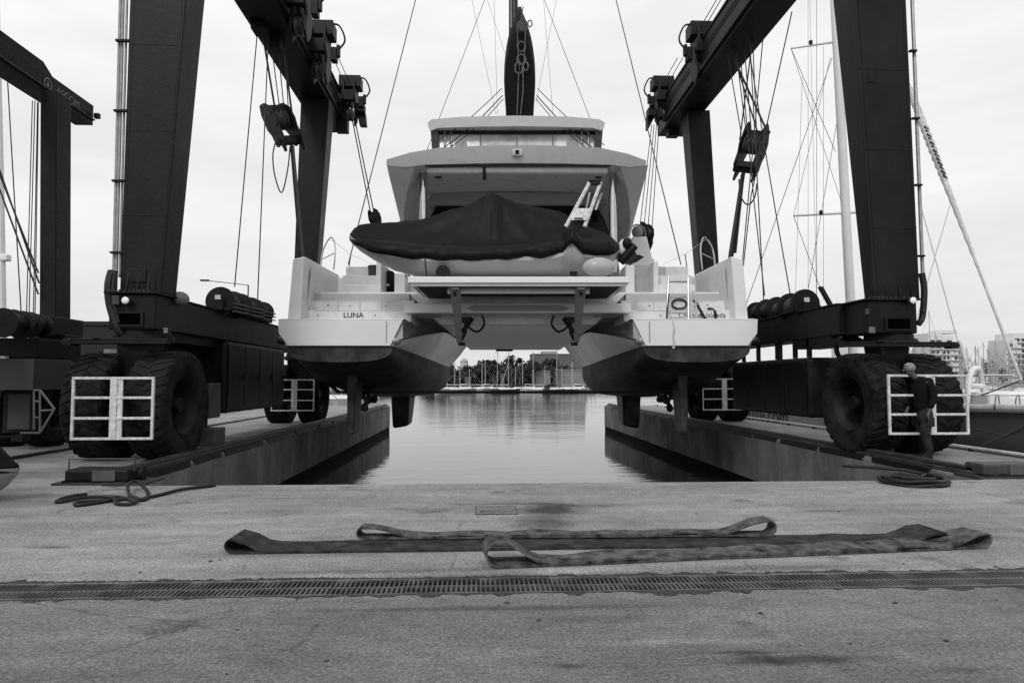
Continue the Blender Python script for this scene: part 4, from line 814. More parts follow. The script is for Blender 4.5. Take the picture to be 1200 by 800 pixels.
for s in (-1, 1):
    # solid side wing: wide under the roof, narrowing down to the coaming
    zA_ = zt0-.01
    def zz(py, d): return B(607, py, d).z
    secs_ = []
    for (yy, xo_, xi_, d1_, d2_) in ((194, 453.5, 486, 1.12, 5.0), (206, 456, 482, 1.3, 5.05), (222, 460, 477.5, 1.7, 5.1), (240, 464.5, 474.5, 2.1, 5.15), (250, 467, 473, 2.3, 5.1), (262, 470, 473.5, 2.5, 4.4), (276, 473.5, 476, 2.7, 4.2)):
        secs_.append((zz(yy, d1_), abs(B(607-(607-xi_), yy, d1_).x+.0)-.0, abs(B(xo_, yy, d1_).x), d1_, d2_))
    rg = [[Vector((s*b_, d1_, z_)), Vector((s*c_, d1_-.02, z_)), Vector((s*(c_-.12), d2_, z_)), Vector((s*(b_-.15), d2_, z_))] for z_, b_, c_, d1_, d2_ in secs_]
    bo(MB().loft(rg), 'side_wing', mat('fascia gelcoat', .42), slo, smooth=True, ang=32)
    pb, pt_ = B(607+s*(111 if s < 0 else 110), 285, 1.9), B(607+s*111, 206, 1.9)
    ps = bo(MB().tube([Vector((pt_.x, 1.9, 4.3)), Vector((pt_.x, 1.9, pt_.z+.12))], .105, 20), 'post', CHROME, smooth=True)
    bo(MB().lathe([(.02, 0), (.16, 0), (.12, -.06), (.02, -.06)], (pt_.x, 1.9, pt_.z+.13), 'z', 20), 'collar', CHROME, ps, smooth=True)
    c2 = B(607+s*128, 225, 3.4); bo(MB().tube([(c2.x, 3.4, 4.3), (c2.x, 3.4, c2.z+.1)], .08, 14), 'post', CHROME, smooth=True)
# hardtop
HD = 4.0
tp_ = [(501, 144), (506, 140), (540, 137), (607, 135.5), (670, 137), (703, 140), (709, 144)]
bt_ = [(705, 153), (695, 150), (650, 148.5), (607, 148), (560, 148.5), (513, 150), (505, 153)]
poly = [B(a, b, HD) for a, b in tp_+bt_]
ht = MB().loft([[Vector((p.x, HD, p.z)) for p in poly], [Vector((p.x*1.01, HD+.4, p.z+.03)) for p in poly], [Vector((p.x*.93, HD+4.2, p.z+.12)) for p in poly]]); hto = bo(ht, 'hardtop', mat('fascia gelcoat', .42), smooth=True, ang=30)
zh = B(607, 150, HD).z; zf = B(607, 172, HD).z-.25
bo(MB().loft([[(-2.38, HD+.22, zf), (2.38, HD+.22, zf), (2.44, HD+.42, zh+.0), (-2.44, HD+.42, zh+.0)], [(-2.38, HD+.26, zf), (2.38, HD+.26, zf), (2.44, HD+.46, zh+.0), (-2.44, HD+.46, zh+.0)]]), 'window', GLASS, hto)
bo(MB().box((-2.0, HD+3.3, zf), (2.0, HD+3.36, zh+.1)), 'windscreen', DARKGL, hto) if False else None
bo(MB().box((-2.45, HD+.3, zh-.07), (2.45, HD+.37, zh+.03)), 'window_header', STEELD, hto)
for xx in (-1.1, 0, 1.1): bo(MB().box((xx-.012, HD+.20, zf), (xx+.012, HD+.23, zh-.1)), 'window_seam', STEELL, hto)
for s in (-1, 1):
    a0 = B(607+s*101, 153, HD+.1); a1 = B(607+s*101, 178, HD+.1)
    bo(MB().hexa([(s*2.33, HD+.25, zf-.1), (s*2.56, HD+.25, zf-.1), (s*2.52, HD+1.3, zf-.1), (s*2.3, HD+1.3, zf-.1)], [(s*2.4, HD+.1, zh+.05), (s*2.62, HD+.1, zh+.05), (s*2.56, HD+1.3, zh+.05), (s*2.4, HD+1.3, zh+.05)]), 'corner_strut', mat('dark strut', .05, .3, .1), hto, bevel=.02)
    for k, xx in enumerate((2.2, 2.0)): bo(MB().tube([(s*xx, HD+.18, zf-.2), (s*xx, HD+.3, zh)], .03, 8), 'chrome_bar', CHROME, hto, smooth=True)
    bo(MB().cbox((s*1.7, HD+.26, zf+.42), (.35, .03, .2)), 'window_vent', GELG, hto)
# mast, stacked mainsail
mb_ = B(603, 60, 9.2)
ms = bo(MB().tube([(mb_.x, 9.2, 7.0), (mb_.x, 9.25, 24.5)], .13, 16), 'mast', mat('black spar', .006, .3, .2, spec=.4), smooth=True)
bo(MB().tube([(mb_.x-.18, 9.2, 8), (mb_.x-.18, 9.25, 24)], .04, 8), 'mast_track', STEELL, ms, smooth=True)
rings = []
zc0 = B(609, 137, 5.2).z
secs = [(5.0, zc0-.3, B(0, 8, 5.0).z-.9, .30, .47, .93), (5.6, zc0-.3, B(0, 3, 5.6).z-.5, .30, .52, .9), (6.6, zc0-.25, B(0, 2, 6.6).z-.3, .22, .54, .9), (8.2, zc0-.2, B(0, 2, 8.2).z-.2, .12, .5, .9), (9.0, zc0, B(0, 20, 9).z, .08, .3, .9)]
for (d, z0, z1, tpw, hwid, bw_) in secs:
    cxx = B(609, 60, d).x; ring = []; n = 14; prof = []
    for k in range(n+1):
        f = k/n; wv = hwid*(bw_-.12*math.cos(PI*2*min(1, f*1.1))*.6) if f < .55 else hwid*(.97*(1-((f-.55)/.45)**1.9)+tpw*((f-.55)/.45)**1.9*.6)
        if f > .98: wv = hwid*.12
        prof.append((wv*(1+.05*noise.noise(Vector((f*6, d, 0)))), z0+(z1-z0)*f))
    ring = [Vector((cxx-a, d, b)) for a, b in prof]+[Vector((cxx+a, d, b)) for a, b in reversed(prof)]
    rings.append(ring)
bag = bo(MB().loft(rings), 'sail_bag', BLACK, smooth=True, ang=70)
bo(MB().tube([(B(609, 60, 5).x, 5.2, zc0-.1), (mb_.x, 9.2, zc0+.1)], .16, 12), 'boom', mat('black spar', .006), smooth=True)
GR = mat('worn rope and shackle', .10, .5, .5, 12, spec=.4)
m_ = MB(); 
def bagp(px, py, off=-.04): return B(px, py, 4.93+off)
for (pts, r_) in (([(613, 8), (611, 22), (612, 26)], .015), ([(606, 26), (607, 60), (609, 82)], .014), ([(616, 26), (615, 60), (613, 86)], .014), ([(608, 84), (607, 108), (606, 134)], .018), ([(613, 84), (613, 108), (610, 134)], .018)):
    m_.tube([bagp(*a) for a in pts], r_, 5)
for (cx0, cy0, rx, ry) in ((613, 30, 5, 7), (611, 55, 4.5, 6), (611, 70, 5, 6), (608, 80, 4.5, 7), (616, 78, 3, 5), (621, 28, 2.5, 4)):
    m_.tube([bagp(cx0+rx*math.cos(a_*PI/6), cy0+ry*math.sin(a_*PI/6)) for a_ in range(13)], .022, 5)
bo(m_, 'mainsheet_tackle', GR, bag, smooth=True)
bo(MB().cbox(bagp(612, 32, -.05), (.17, .1, .34)), 'block', mat('block', .03, .5), bag, bevel=.03)
# rigging
def rig(a, da, b, db, k0=0, k1=1, r=.012, nm='stay', m=None):
    p0, p1 = B(*a, da), B(*b, db); bo(MB().tube([p0+(p1-p0)*k0, p0+(p1-p0)*k1], r, 5), nm, m or mat('stay wire', .035, .4))
rig((408, 310), 1.6, (487, 0), 4.6, 0, 1.75, .016, 'backstay'); rig((798, 310), 1.6, (722, 0), 4.6, 0, 1.75, .016, 'backstay')
rig((515, 138), 9.2, (568, 0), 9.2, -.9, 2.6, .012, 'shroud'); rig((691, 138), 9.2, (638, 0), 9.2, -.9, 2.6, .012, 'shroud')
for (a, b) in (((581, 134), (553, 0)), ((583, 134), (579, 0)), ((648, 134), (637, 0)), ((628, 120), (652, 0)), ((571, 0), (593, 66)), ((597, 0), (596, 60))): rig(a, 7.5, b, 7.5, 0, 1.2, .006, 'lazy_jack')
for s in (-1, 1):
    for (a, b, r_) in (((609+s*21, 104), (607+s*101, 170), .013), ((609+s*20, 112), (607+s*88, 174), .018), ((609+s*19, 116), (607+s*78, 172), .013)):
        p0, p1 = B(*a, 5.2), B(*b, 3.6); bo(MB().tube(smooth_path([p0, (p0+p1)/2+Vector((0, 0, -.12)), p1], 5), r_, 5), 'mainsheet', HOSE)
    c = B(607+s*82, 160, 4.0)
# stern gear
bo(MB().box((Bx(432, 2.6), 2.6, 3.66), (Bx(459, 2.6), 3.2, B(0, 317, 2.6).z)), 'galley_box', STEELD, bevel=.03)
for px in (438, 453): bo(MB().cbox(B(px, 334, 2.55), (.14, .03, .06)), 'galley_knob', GEL)
m_ = MB(); c = B(440, 316, 2.7); m_.lathe([(.01, 0), (.2, 0), (.22, .3), (.01, .3)], (c.x, c.y, c.z-.2), 'z', 14); bo(m_, 'stern_drum', STEELL, smooth=True)
bo(MB().box((Bx(461, 2.3), 2.3, 3.66), (Bx(474, 2.3), 3.4, B(0, 320, 2.3).z)), 'seat_end', GEL, bevel=.03)
bo(MB().box((Bx(738, 2.3), 2.3, 3.66), (Bx(782, 2.3), 3.6, B(0, 312, 2.3).z)), 'aft_locker', mat('grey locker', .36, .45, .1, 3), bevel=.05)
bo(MB().box((Bx(734, 2.0), 2.0, 3.66), (Bx(745, 2.0), 2.9, B(0, 310, 2.0).z)), 'seat_end', GEL, bevel=.03)
hs = MB(); a = [B(737, 312, 3.6), B(767, 312, 3.6), B(758, 277, 3.6), B(741, 277, 3.6)]; hs.prism(a, (0, .7, 0)); hso = bo(hs, 'helm_pod', GEL, bevel=.03)
m_ = MB(); m_.sphere(B(747, 272, 3.7), (.17, .17, .2)); m_.tube(smooth_path([B(738, 268, 3.7), B(746, 263, 3.7), B(755, 268, 3.7), B(757, 280, 3.7)], 4), .02, 6); bo(m_, 'steering_pedestal', mat('mid grey', .2), hso, smooth=True)
m_ = MB(); m_.hexa([(Bx(760, 3.8), 3.8, 4.6), (Bx(772, 3.8), 3.8, 4.6), (Bx(772, 3.8), 4.4, 4.6), (Bx(760, 3.8), 4.4, 4.6)], [(Bx(756, 3.8), 3.8, 5.0), (Bx(768, 3.8), 3.8, 5.0), (Bx(768, 3.8), 4.4, 5.0), (Bx(756, 3.8), 4.4, 5.0)]); bo(m_, 'helm_step', GEL, hso, bevel=.02)

# ================================================================== lifting sling round the catamaran
def bw_(v): return OM[cat.name] @ Vector(v)
pinL = ML_ @ Vector((.12, 0, -.6)); pinR = MR_ @ Vector((.12, 0, -.6))
ds = 2.55
loopL = [pinL, bw_((Bx(351, ds), ds, B(351, 296, ds).z)), bw_((-5.80, ds, 3.6)), bw_((-5.72, ds, 2.1)), bw_((-5.3, ds, 1.45)), bw_((-4.9, ds, 1.09)), bw_((0, ds, 1.09)), bw_((4.9, ds, 1.09)), bw_((5.3, ds, 1.45)), bw_((5.72, ds, 2.1)), bw_((5.80, ds, 3.6)), bw_((Bx(859, ds), ds, B(859, 298, ds).z)), pinR]
vs = []; fs = []; fwd = Vector((math.sin(TH), math.cos(TH), 0)); n = len(loopL)
for i, p_ in enumerate(loopL):
    t_ = (loopL[min(i+1, n-1)]-loopL[max(i-1, 0)]).normalized(); nn = t_.cross(fwd).normalized()*.033; wd = .14 if 0 < i < n-1 else .10
    vs += [p_+fwd*wd+nn, p_-fwd*wd+nn, p_-fwd*wd-nn, p_+fwd*wd-nn]
for i in range(n-1):
    for k in range(4): fs.append((4*i+k, 4*i+(k+1) % 4, 4*i+4+(k+1) % 4, 4*i+4+k))
sl_ = MB().add(vs, fs).build('lifting_sling', STEELD); tag(sl_, 'tight black lifting sling hung from both hook blocks, passing under the catamaran hulls', 'lifting sling')
for (a, b) in ((pinL, PY(354, 292, 19.2)),): cable([a, b], .03, 'tag_rope')
for (a, b) in ((pinR, PY(861, 296, 18.6)),): cable([a, b], .05, 'tag_rope')

# ================================================================== TENDER on the platform
dT = -.55
tend = thing('tender', OM[cat.name] @ Vector((-.6, dT, zt_)), 'rigid inflatable tender under a black fabric cover, resting on the stern platform', 'dinghy', rz=-TH)
def TB(px, py, d=dT): return OM[cat.name] @ B(px, py, d)
ST = [(407.5, 274, 280, 281, .06), (410, 268, 284, 286, .2), (416, 263, 288, 293, .36), (430, 261.5, 293, 303, .52), (455, 260.5, 299, 316, .68), (480, 257, 302, 322, .76), (500, 254, 303.5, 324, .8), (520, 248, 304, 324, .82), (540, 241.5, 304.5, 324, .83), (558, 233.5, 304.5, 324, .83), (568, 227.5, 304, 324, .83), (574, 225, 304, 324, .83), (580, 227, 304, 324, .83), (590, 231.5, 303.5, 324, .83), (607, 237, 302.5, 324, .83), (630, 242, 301, 324, .83), (648, 245, 299.5, 324, .83), (660, 249, 297, 324, .83), (666, 252, 288, 324, .83), (672, 256, 283, 324, .83), (678, 260, 290, 324, .82), (684, 263, 297.5, 323, .81), (700, 267, 299, 322, .78), (715, 272, 298, 316, .7), (723, 278, 296, 308, .55), (727, 285, 292, 298, .25)]
def tsec(px, ytop, ybot, w, grow=0, seed=0):
    x = Bx(px, dT-w); sh = .98
    zt2 = B(px, ytop, dT).z; zb2_ = B(px, ybot, dT-w).z; tube_top = min(zt2-.04, zb2_+max(.10, .36*min(1, w/.7)))
    k = 1
    pts = []
    prof = [(-1.0, .0), (-1.04, .15), (-1.06, .3), (-1.05, .48), (-1.01, .65), (-.94, .82), (-.85, .95), (-.76, 1.0), (-.66, 1.02), (-.54, None, .16), (-.42, None, .34), (-.3, None, .54), (-.2, None, .72), (-.1, None, .88), (0, None, 1.0)]
    full = prof+[(-p_[0],)+p_[1:] for p_ in reversed(prof[:-1])]
    for p_ in full:
        if p_[1] is not None: z = zb2_+(tube_top-zb2_)*p_[1]
        else: z = tube_top+(zt2-tube_top)*p_[2]
        ang_ = math.atan2((px-574)*.02, abs(p_[0])+.12); amp = .05*min(1, w)*(1 if 420 < px < 715 else .3)
        rid = 0
        if w > .3 and abs(p_[0]) < .99:
            dx_ = abs(px-574)/60; th_ = math.atan2(p_[0]*1.2, (px-574)*.022+.001); rid = .05*min(1, dx_*1.4)*max(.1, 1-abs(p_[0])**3)*math.sin(th_*15+2.2*noise.noise(Vector((px*.02, p_[0]*2, 5))))
        if w > .3 and p_[0] < -.6: rid += .026*math.sin(px*.16+p_[0]*9+3*noise.noise(Vector((px*.03, 0, 2))))
        wr = rid+amp*noise.noise(Vector((ang_*5.5, p_[0]*.8, 0)))+.6*amp*noise.noise(Vector((px*.07+z*1.5, p_[0]*2, 3)))-.7*amp*abs(noise.noise(Vector((px*.03+p_[0]*1.5, p_[0]*1.2, 9))))
        pts.append(Vector((x, dT+p_[0]*w+(wr if p_[0] < 0 else -wr), z+wr*.7)))
    return [OM[cat.name] @ v for v in pts]
fine = []
for i in range(len(ST)-1):
    a, b = ST[i], ST[i+1]; K = max(1, int((b[0]-a[0])/2.2))
    for j in range(K): fine.append(tuple(a[q_]+(b[q_]-a[q_])*j/K for q_ in range(5)))
fine.append(ST[-1])
cv_ = MB().loft([tsec(a, b, c_, w_) for (a, b, c_, h_, w_) in fine]).build('cover', CANV, tend, smooth=True, ang=80)
hl = []
for (px, yt, yb, yh, w_) in ST:
    x = Bx(px, dT-w_); ztb = B(px, min(yb, 297)-8 if 655 < px < 690 else yb-6, dT-w_).z; zch = B(px, lerp(yb, yh, .55), dT-w_*.8).z; zk = B(px, yh, dT-.1).z
    zk = max(zk, zt_+.01); zch = max(zch, zk+.03)
    W2 = w_*.97
    hl.append([OM[cat.name] @ Vector(v) for v in [(x, dT-W2, ztb), (x, dT-W2*.97, (ztb+zch)/2), (x, dT-W2*.75, zch), (x, dT-.08, zk), (x, dT+.08, zk), (x, dT+W2*.75, zch), (x, dT+W2*.97, (ztb+zch)/2), (x, dT+W2, ztb)]])
MB().loft(hl).build('hull', mat('tender gelcoat', .38, .3, .06), tend, smooth=True, ang=35)
for (px, sz) in ((519, 8),):
    c_ = TB(px, 319, dT-.75); MB().lathe([(.01, -.06), (.15, -.06), (.16, 0), (.15, .06), (.01, .06)], c_, 'y', 18).build('chock_roller', STEELD, tend, smooth=True)
MB().tube([TB(498, 303, dT-.86), TB(500, 324, dT-.7)], .015, 5).build('lashing', HOSE, tend)
MB().cbox(TB(672, 321, dT-.7), (.16, .1, .1)).build('chock', STEELD, tend)
# outboard
ob = MB(); a0, a1 = TB(724, 297), TB(752, 287); b0_ = TB(737, 287)
m_ = MB(); m_.prism([TB(722, 300), TB(730, 290), TB(738, 284), (TB(748, 300)), TB(742, 309), TB(730, 306)], (OM[cat.name].to_3x3() @ Vector((0, .3, 0)))); og = m_.build('outboard_motor', mat('motor grey', .03, .4, .4, 9), tend, bevel=.03)
m_ = MB(); m_.tube([TB(727, 308, dT-.05), TB(733, 300, dT-.1), TB(744, 288, dT-.1)], [.09, .10, .09], 12); m_.build('gearcase', STEELD, og, smooth=True)
m_ = MB(); m_.sphere(TB(735, 285, dT-.12), (.11, .1, .13)); m_.build('prop_boss', STEELD, og, smooth=True)
m_ = MB(); m_.sphere(TB(731, 290, dT-.02), (.13, .08, .2)); m_.build('cowling', WHITEP, og, smooth=True)
m_ = MB(); m_.prism([TB(738, 309, dT), TB(748, 298, dT), TB(755, 301, dT), TB(746, 307, dT)], OM[cat.name].to_3x3() @ Vector((0, .03, 0))); m_.build('fin', STEELD, og)
# fender under the stern
c_ = TB(702, 313, dT-.95); m_ = MB(); m_.tube([c_+rt*(-.36), c_+rt*(-.3), c_+rt*(-.1), c_+rt*.15, c_+rt*.30, c_+rt*.36], [.04, .17, .2, .2, .15, .03], 24); m_.v = m_.v; m_ = MB(); m_.sphere(c_, (.36, .21, .21), 28, 18)
f_ = m_.build('fender', mat('fender vinyl', .36, .35, .1), smooth=True); tag(f_, 'fat white inflatable fender lying by the stern of the covered tender', 'fender')
# white folding ladder standing on the tender cover
ld = thing('boarding_ladder', TB(678, 266, -1.2), 'white folding ladder leaning upright on the tender cover beside a chrome post', 'ladder', rz=-TH)
dl = -1.25
m_ = MB(); m_.tube([TB(663, 266, dl), TB(691, 214, dl+.25)], .045, 10); m_.build('rail', WHITEP, ld, smooth=True)
m_ = MB(); m_.tube([TB(685, 266, dl), TB(704, 214, dl+.25)], .045, 10); m_.build('rail', WHITEP, ld, smooth=True)
m_ = MB(); m_.loft([[TB(668, 258, dl-.03), TB(688.5, 258, dl-.03), TB(692, 244, dl+.06), TB(675, 244, dl+.06)], [TB(668, 258, dl+.03), TB(688.5, 258, dl+.03), TB(692, 244, dl+.12), TB(675, 244, dl+.12)]]); m_.build('tread_panel', WHITEP, ld)
m_ = MB(); m_.tube([TB(690, 213, dl+.22), TB(704, 212, dl+.28)], .04, 8); m_.cbox(TB(698, 214, dl+.22), (.2, .12, .1)); m_.build('top_hinge', STEELD, ld)
m_ = MB(); m_.tube([TB(705, 226, dl+.5), TB(698, 246, dl+.5)], .03, 8); m_.tube([TB(691, 226, dl+.5), TB(687, 244, dl+.5)], .025, 8); m_.build('folded_leg', ALU, ld, smooth=True)
m_ = MB(); m_.cbox(TB(678, 256, dl-.06), (.2, .015, .03)); m_.build('maker_strip', STEELL, ld)

# aluminium ladder and ropes at right steps
al = thing('step_ladder', bw_((Bx(794, .1), .1, 2.87)), 'short aluminium ladder standing on the right-hand stern steps', 'ladder', rz=-TH)
for (a, b) in (((781.5, 374), (783.5, 325)), ((807, 374), (806.5, 325))): MB().tube([bw_(B(*a, .12)), bw_(B(*b, .42))], .028, 8).build('rail', ALU, al, smooth=True)
for (y_, d_) in ((330, .4), (348, .28), (366.5, .17), (372.5, .13)): MB().tube([bw_(B(782.5, y_, d_)), bw_(B(806.5, y_, d_))], .022, 8).build('rung', ALU, al, smooth=True)
for (a, b) in (((784, 344), (781, 374)),): MB().tube([bw_(B(*a, .2)), bw_(B(*b, .1))], .02, 6).build('brace', STEELL, al)
m_ = MB(); m_.tube(smooth_path([bw_(B(x_, y_, .1)) for x_, y_ in ((810, 374), (810, 348), (812, 341), (815, 348), (816, 372))], 4), .022, 6); m_.build('handrail', WHITEP, al, smooth=True)
cp = []
for i in range(46): a = i*.55; cp.append(bw_(B(796+8.5*math.cos(a), 356+5.5*math.sin(a), .75+.004*i)))
h = MB().tube(smooth_path(cp, 2), .022, 6).build('hose_coil', HOSE, smooth=True); tag(h, 'black hose coil hung behind the aluminium ladder on the stern', 'hose')
h = MB().tube(smooth_path([bw_(B(x_, y_, d_)) for x_, y_, d_ in ((813, 352, .7), (817, 357, .6), (822, 366, .47), (827, 374, .3))], 5), .035, 6).build('shore_hose', HOSE, smooth=True); tag(h, 'short black hose sloping down the right stern steps next to the ladder', 'hose')
h = MB().tube(smooth_path([bw_(B(x_, y_, d_)) for x_, y_, d_ in ((830, 362, .8), (834, 362, .7), (838, 366, .48), (839, 373, .47))], 5), .035, 6).build('shore_hose', HOSE, smooth=True); tag(h, 'black hose bent over the right stern step above the word Islands', 'hose')
pts = [(787, 366, .1), (788, 374, -.05), (790, 384, -.1), (789, 395, -.1), (791, 404, -.1), (789, 408, -.1), (787.5, 403, -.1)]
h = MB().tube(smooth_path([bw_(B(*p_)) for p_ in pts], 5), .015, 6).build('white_rope', mat('white rope', .5, .8, .3, 30), smooth=True); tag(h, 'thin white rope end dangling over the right transom', 'rope')

# ================================================================== covered boat at the left edge
cb = thing('small_boat', (-6.9, 8.2, 0), 'bow of a small covered boat on its trailer poking in at the left edge', 'boat')
bx = G(22, 577).x; Yb = 8.3
P0 = PY(22, 551, Yb)
rings = []; ring2 = []
for i, f in enumerate((0, .12, .3, .6, 1.0, 2.2)):
    x = P0.x-f; w_ = .02+.62*(1-math.exp(-f*2.0)); zt3 = P0.z+.03+.02*f; zk = P0.z-.02-.30*min(1, f/.35)**.6 if f > 0 else P0.z-.03
    rings.append([Vector((x, Yb+w_, zt3)), Vector((x, Yb+w_*.8, (zt3+zk)/2)), Vector((x, Yb, zk)), Vector((x, Yb-w_*.8, (zt3+zk)/2)), Vector((x, Yb-w_, zt3))])
    zr = zt3+.05+.42*(1-math.exp(-max(0, f-.08)*4))
    ring2.append([Vector((x-.01, Yb+w_*1.04, zt3-.05)), Vector((x-.01, Yb+w_*1.05, zt3+.03)), Vector((x-.01, Yb+w_*.4, zr-.05)), Vector((x-.01, Yb, zr)), Vector((x-.01, Yb-w_*.4, zr-.05)), Vector((x-.01, Yb-w_*1.05, zt3+.03)), Vector((x-.01, Yb-w_*1.04, zt3-.05))])
MB().loft(rings).build('hull', mat('pale grey hull', .22, .5, .1), cb, smooth=True, ang=60); MB().loft(ring2).build('cover', BLACK, cb, smooth=True, ang=60)
m_ = MB(); m_.box((P0.x-2.2, Yb-.05, P0.z-.42), (P0.x-.32, Yb+.05, P0.z-.34)); m_.build('trailer_beam', STEELD, cb)
m_ = MB(); m_.lathe([(.01, -.05), (.16, -.05), (.17, 0), (.16, .05), (.01, .05)], (P0.x-.36, Yb-.5, .165), 'y', 20); m_.box((P0.x-.4, Yb-.46, .165), (P0.x-.3, Yb+.0, .22)); m_.box((P0.x-.4, Yb-.04, .165), (P0.x-.3, Yb+.04, P0.z-.34)); m_.build('jockey_wheel', RUBBER, cb, smooth=True)

# ================================================================== PERSON
def skinmesh(name, verts, edges, m, parent, sub=2, root=0):
    me = bpy.data.meshes.new(name); me.from_pydata([v[0] for v in verts], edges, []); o = bpy.data.objects.new(name, me); C.objects.link(o)
    sm = o.modifiers.new('s', 'SKIN'); sm.use_smooth_shade = True
    for i, v in enumerate(verts):
        r = v[1]; me.skin_vertices[0].data[i].radius = r if isinstance(r, tuple) else (r, r); me.skin_vertices[0].data[i].use_root = (i == root)
    ss = o.modifiers.new('u', 'SUBSURF'); ss.levels = sub; ss.render_levels = sub
    dg = bpy.context.evaluated_depsgraph_get(); me2 = bpy.data.meshes.new_from_object(o.evaluated_get(dg))
    bpy.data.objects.remove(o); me2.name = name; me2.materials.clear(); me2.materials.append(m)
    me2.polygons.foreach_set('use_smooth', [True]*len(me2.polygons))
    o = bpy.data.objects.new(name, me2); C.objects.link(o); o.parent = parent; OM[o.name] = OM[parent.name]; return o
pg = G(1082, 538.5)
man = thing('person', (pg.x, pg.y, 0), 'grey-haired man in black jacket and baggy work trousers walking past the right front tyres', 'person')
SK = mat('skin', .07, .6, .1); CLO = mat('black jacket', .006, .85, .4, 6, .3, 30, spec=.1); TRO = mat('work trousers', .022, .85, .5, 6, .3, 30, spec=.1)
# facing -x. (x forward is negative)
J = {'pel': (.02, 0, .94), 'w': (.03, 0, 1.08), 'ch': (.0, 0, 1.30), 'nk': (-.09, 0, 1.45), 'hd0': (-.175, 0, 1.53), 'hd': (-.215, 0, 1.60)}
lg = {'L': [(.03, -.10, .88), (-.03, -.11, .50), (.06, -.11, .10), (-.05, -.12, .045)], 'R': [(.02, .10, .88), (.05, .11, .50), (.16, .11, .10), (.05, .11, .045)]}
ar = {'L': [(.03, -.19, 1.39), (.07, -.25, 1.12), (-.02, -.25, .88)], 'R': [(.02, .19, 1.39), (.02, .25, 1.12), (-.10, .24, .90)]}
V = [(J['pel'], .085), (J['w'], .08), (J['ch'], (.10, .08)), (J['nk'], .055), (J['hd0'], .058), (J['hd'], (.085, .098))]
E_ = [(0, 1), (1, 2), (2, 3), (3, 4), (4, 5)]
for s_ in ('L', 'R'):
    k = len(V); V += [(lg[s_][0], .065), (lg[s_][1], .05), (lg[s_][2], .038), (lg[s_][3], .035)]; E_ += [(0, k), (k, k+1), (k+1, k+2), (k+2, k+3)]
    k = len(V); V += [(ar[s_][0], .045), (ar[s_][1], .036), (ar[s_][2], .028)]; E_ += [(2, k), (k, k+1), (k+1, k+2)]
    hx, hy, hz_ = ar[s_][2]; kk = len(V); V += [((hx-.03, hy, hz_-.07), (.022, .032))]; E_ += [(k+2, kk)]
    for f_i, (dx_, dy_) in enumerate(((-.045, -.03), (-.035, -.01), (-.03, .012), (-.02, .032))):
        q_ = len(V); V += [((hx+dx_-.005, hy+dy_, hz_-.12), .009), ((hx+dx_-.0, hy+dy_, hz_-.15), .0085), ((hx+dx_+.012, hy+dy_*.9, hz_-.175), .007)]; E_ += [(kk, q_), (q_, q_+1), (q_+1, q_+2)]
    q_ = len(V); V += [((hx-.06, hy-.01, hz_-.07), .010), ((hx-.07, hy-.01, hz_-.105), .009)]; E_ += [(kk, q_), (q_, q_+1)]
skinmesh('body', V, E_, SK, man)
V = [((.03, 0, .78), (.165, .16)), ((.03, 0, 1.02), (.17, .15)), ((.0, 0, 1.28), (.185, .14)), ((-.05, 0, 1.40), (.12, .10)), ((-.11, 0, 1.47), .07)]; E_ = [(0, 1), (1, 2), (2, 3), (3, 4)]
for s_ in ('L', 'R'):
    k = len(V); V += [(ar[s_][0], .085), (ar[s_][1], .068), (tuple(Vector(ar[s_][2])+Vector((0, 0, .02))), .052)]; E_ += [(2, k), (k, k+1), (k+1, k+2)]
skinmesh('jacket', V, E_, CLO, man)
V = [((.03, 0, 1.0), (.14, .12)), ((.03, 0, .84), (.15, .13))]; E_ = [(0, 1)]
for s_ in ('L', 'R'):
    a, b, c_ = lg[s_][0], lg[s_][1], lg[s_][2]
    k = len(V); V += [((a[0], a[1], .70), .115), (b, .092), ((c_[0]-.01, c_[1], .13), .075)]; E_ += [(1, k), (k, k+1), (k+1, k+2)]
tr_ = skinmesh('trousers', V, E_, TRO, man)
for s_ in (-1, 1): MB().cbox((pg.x+.02, pg.y+s_*.2, .68), (.15, .03, .17)).build('cargo_pocket', TRO, tr_, bevel=.02)
for s_ in ('L', 'R'):
    c_ = lg[s_][3]; x, y = pg.x+c_[0], pg.y+c_[1]
    MB().loft([[Vector((x+.12*u+ox*.0, y+w_*math.cos(a)*1.0, 0)) for a in (0,)] for u in ()] or [[Vector((x+ax, y+wy*cy, z)) for cy, z in ((-1, .0), (1, .0), (1.05, .04), (.7, zt9), (-.7, zt9), (-1.05, .04))] for ax, wy, zt9 in ((-.16, .03, .05), (-.13, .048, .075), (-.04, .052, .10), (.03, .045, .17), (.10, .045, .18), (.13, .038, .10))]).build('boot', STEELD, man, bevel=.01)
hx, hz_ = pg.x-.215, 1.60
m_ = MB(); m_.sphere((hx+.018, pg.y, 1.632), (.103, .088, .092), 20, 12)
for i_, v in enumerate(m_.v):
    if v.x < hx-.055 and v.z < 1.67: v.x = hx-.055+(v.x-hx+.055)*.2
    if v.z < 1.575: v.z = 1.575+(v.z-1.575)*.3
m_.build('hair', mat('grey hair', .20, .8, .4, 30, .6, 80), man, smooth=True)
m_ = MB(); m_.prism([(hx-.095, pg.y-.014, 1.605), (hx-.122, pg.y-.012, 1.572), (hx-.095, pg.y-.014, 1.565)], (0, .028, 0)); m_.build('nose', SK, man, smooth=True)
for s_ in (-1, 1):
    MB().sphere((hx+.012, pg.y+s_*.088, 1.59), (.02, .01, .03), 8, 6).build('ear', SK, man, smooth=True); MB().sphere((hx-.088, pg.y+s_*.032, 1.61), (.009, .012, .008), 8, 6).build('eye', STEELD, man, smooth=True)
MB().cbox((hx-.098, pg.y, 1.542), (.012, .045, .008)).build('mouth', mat('lips', .08), man)

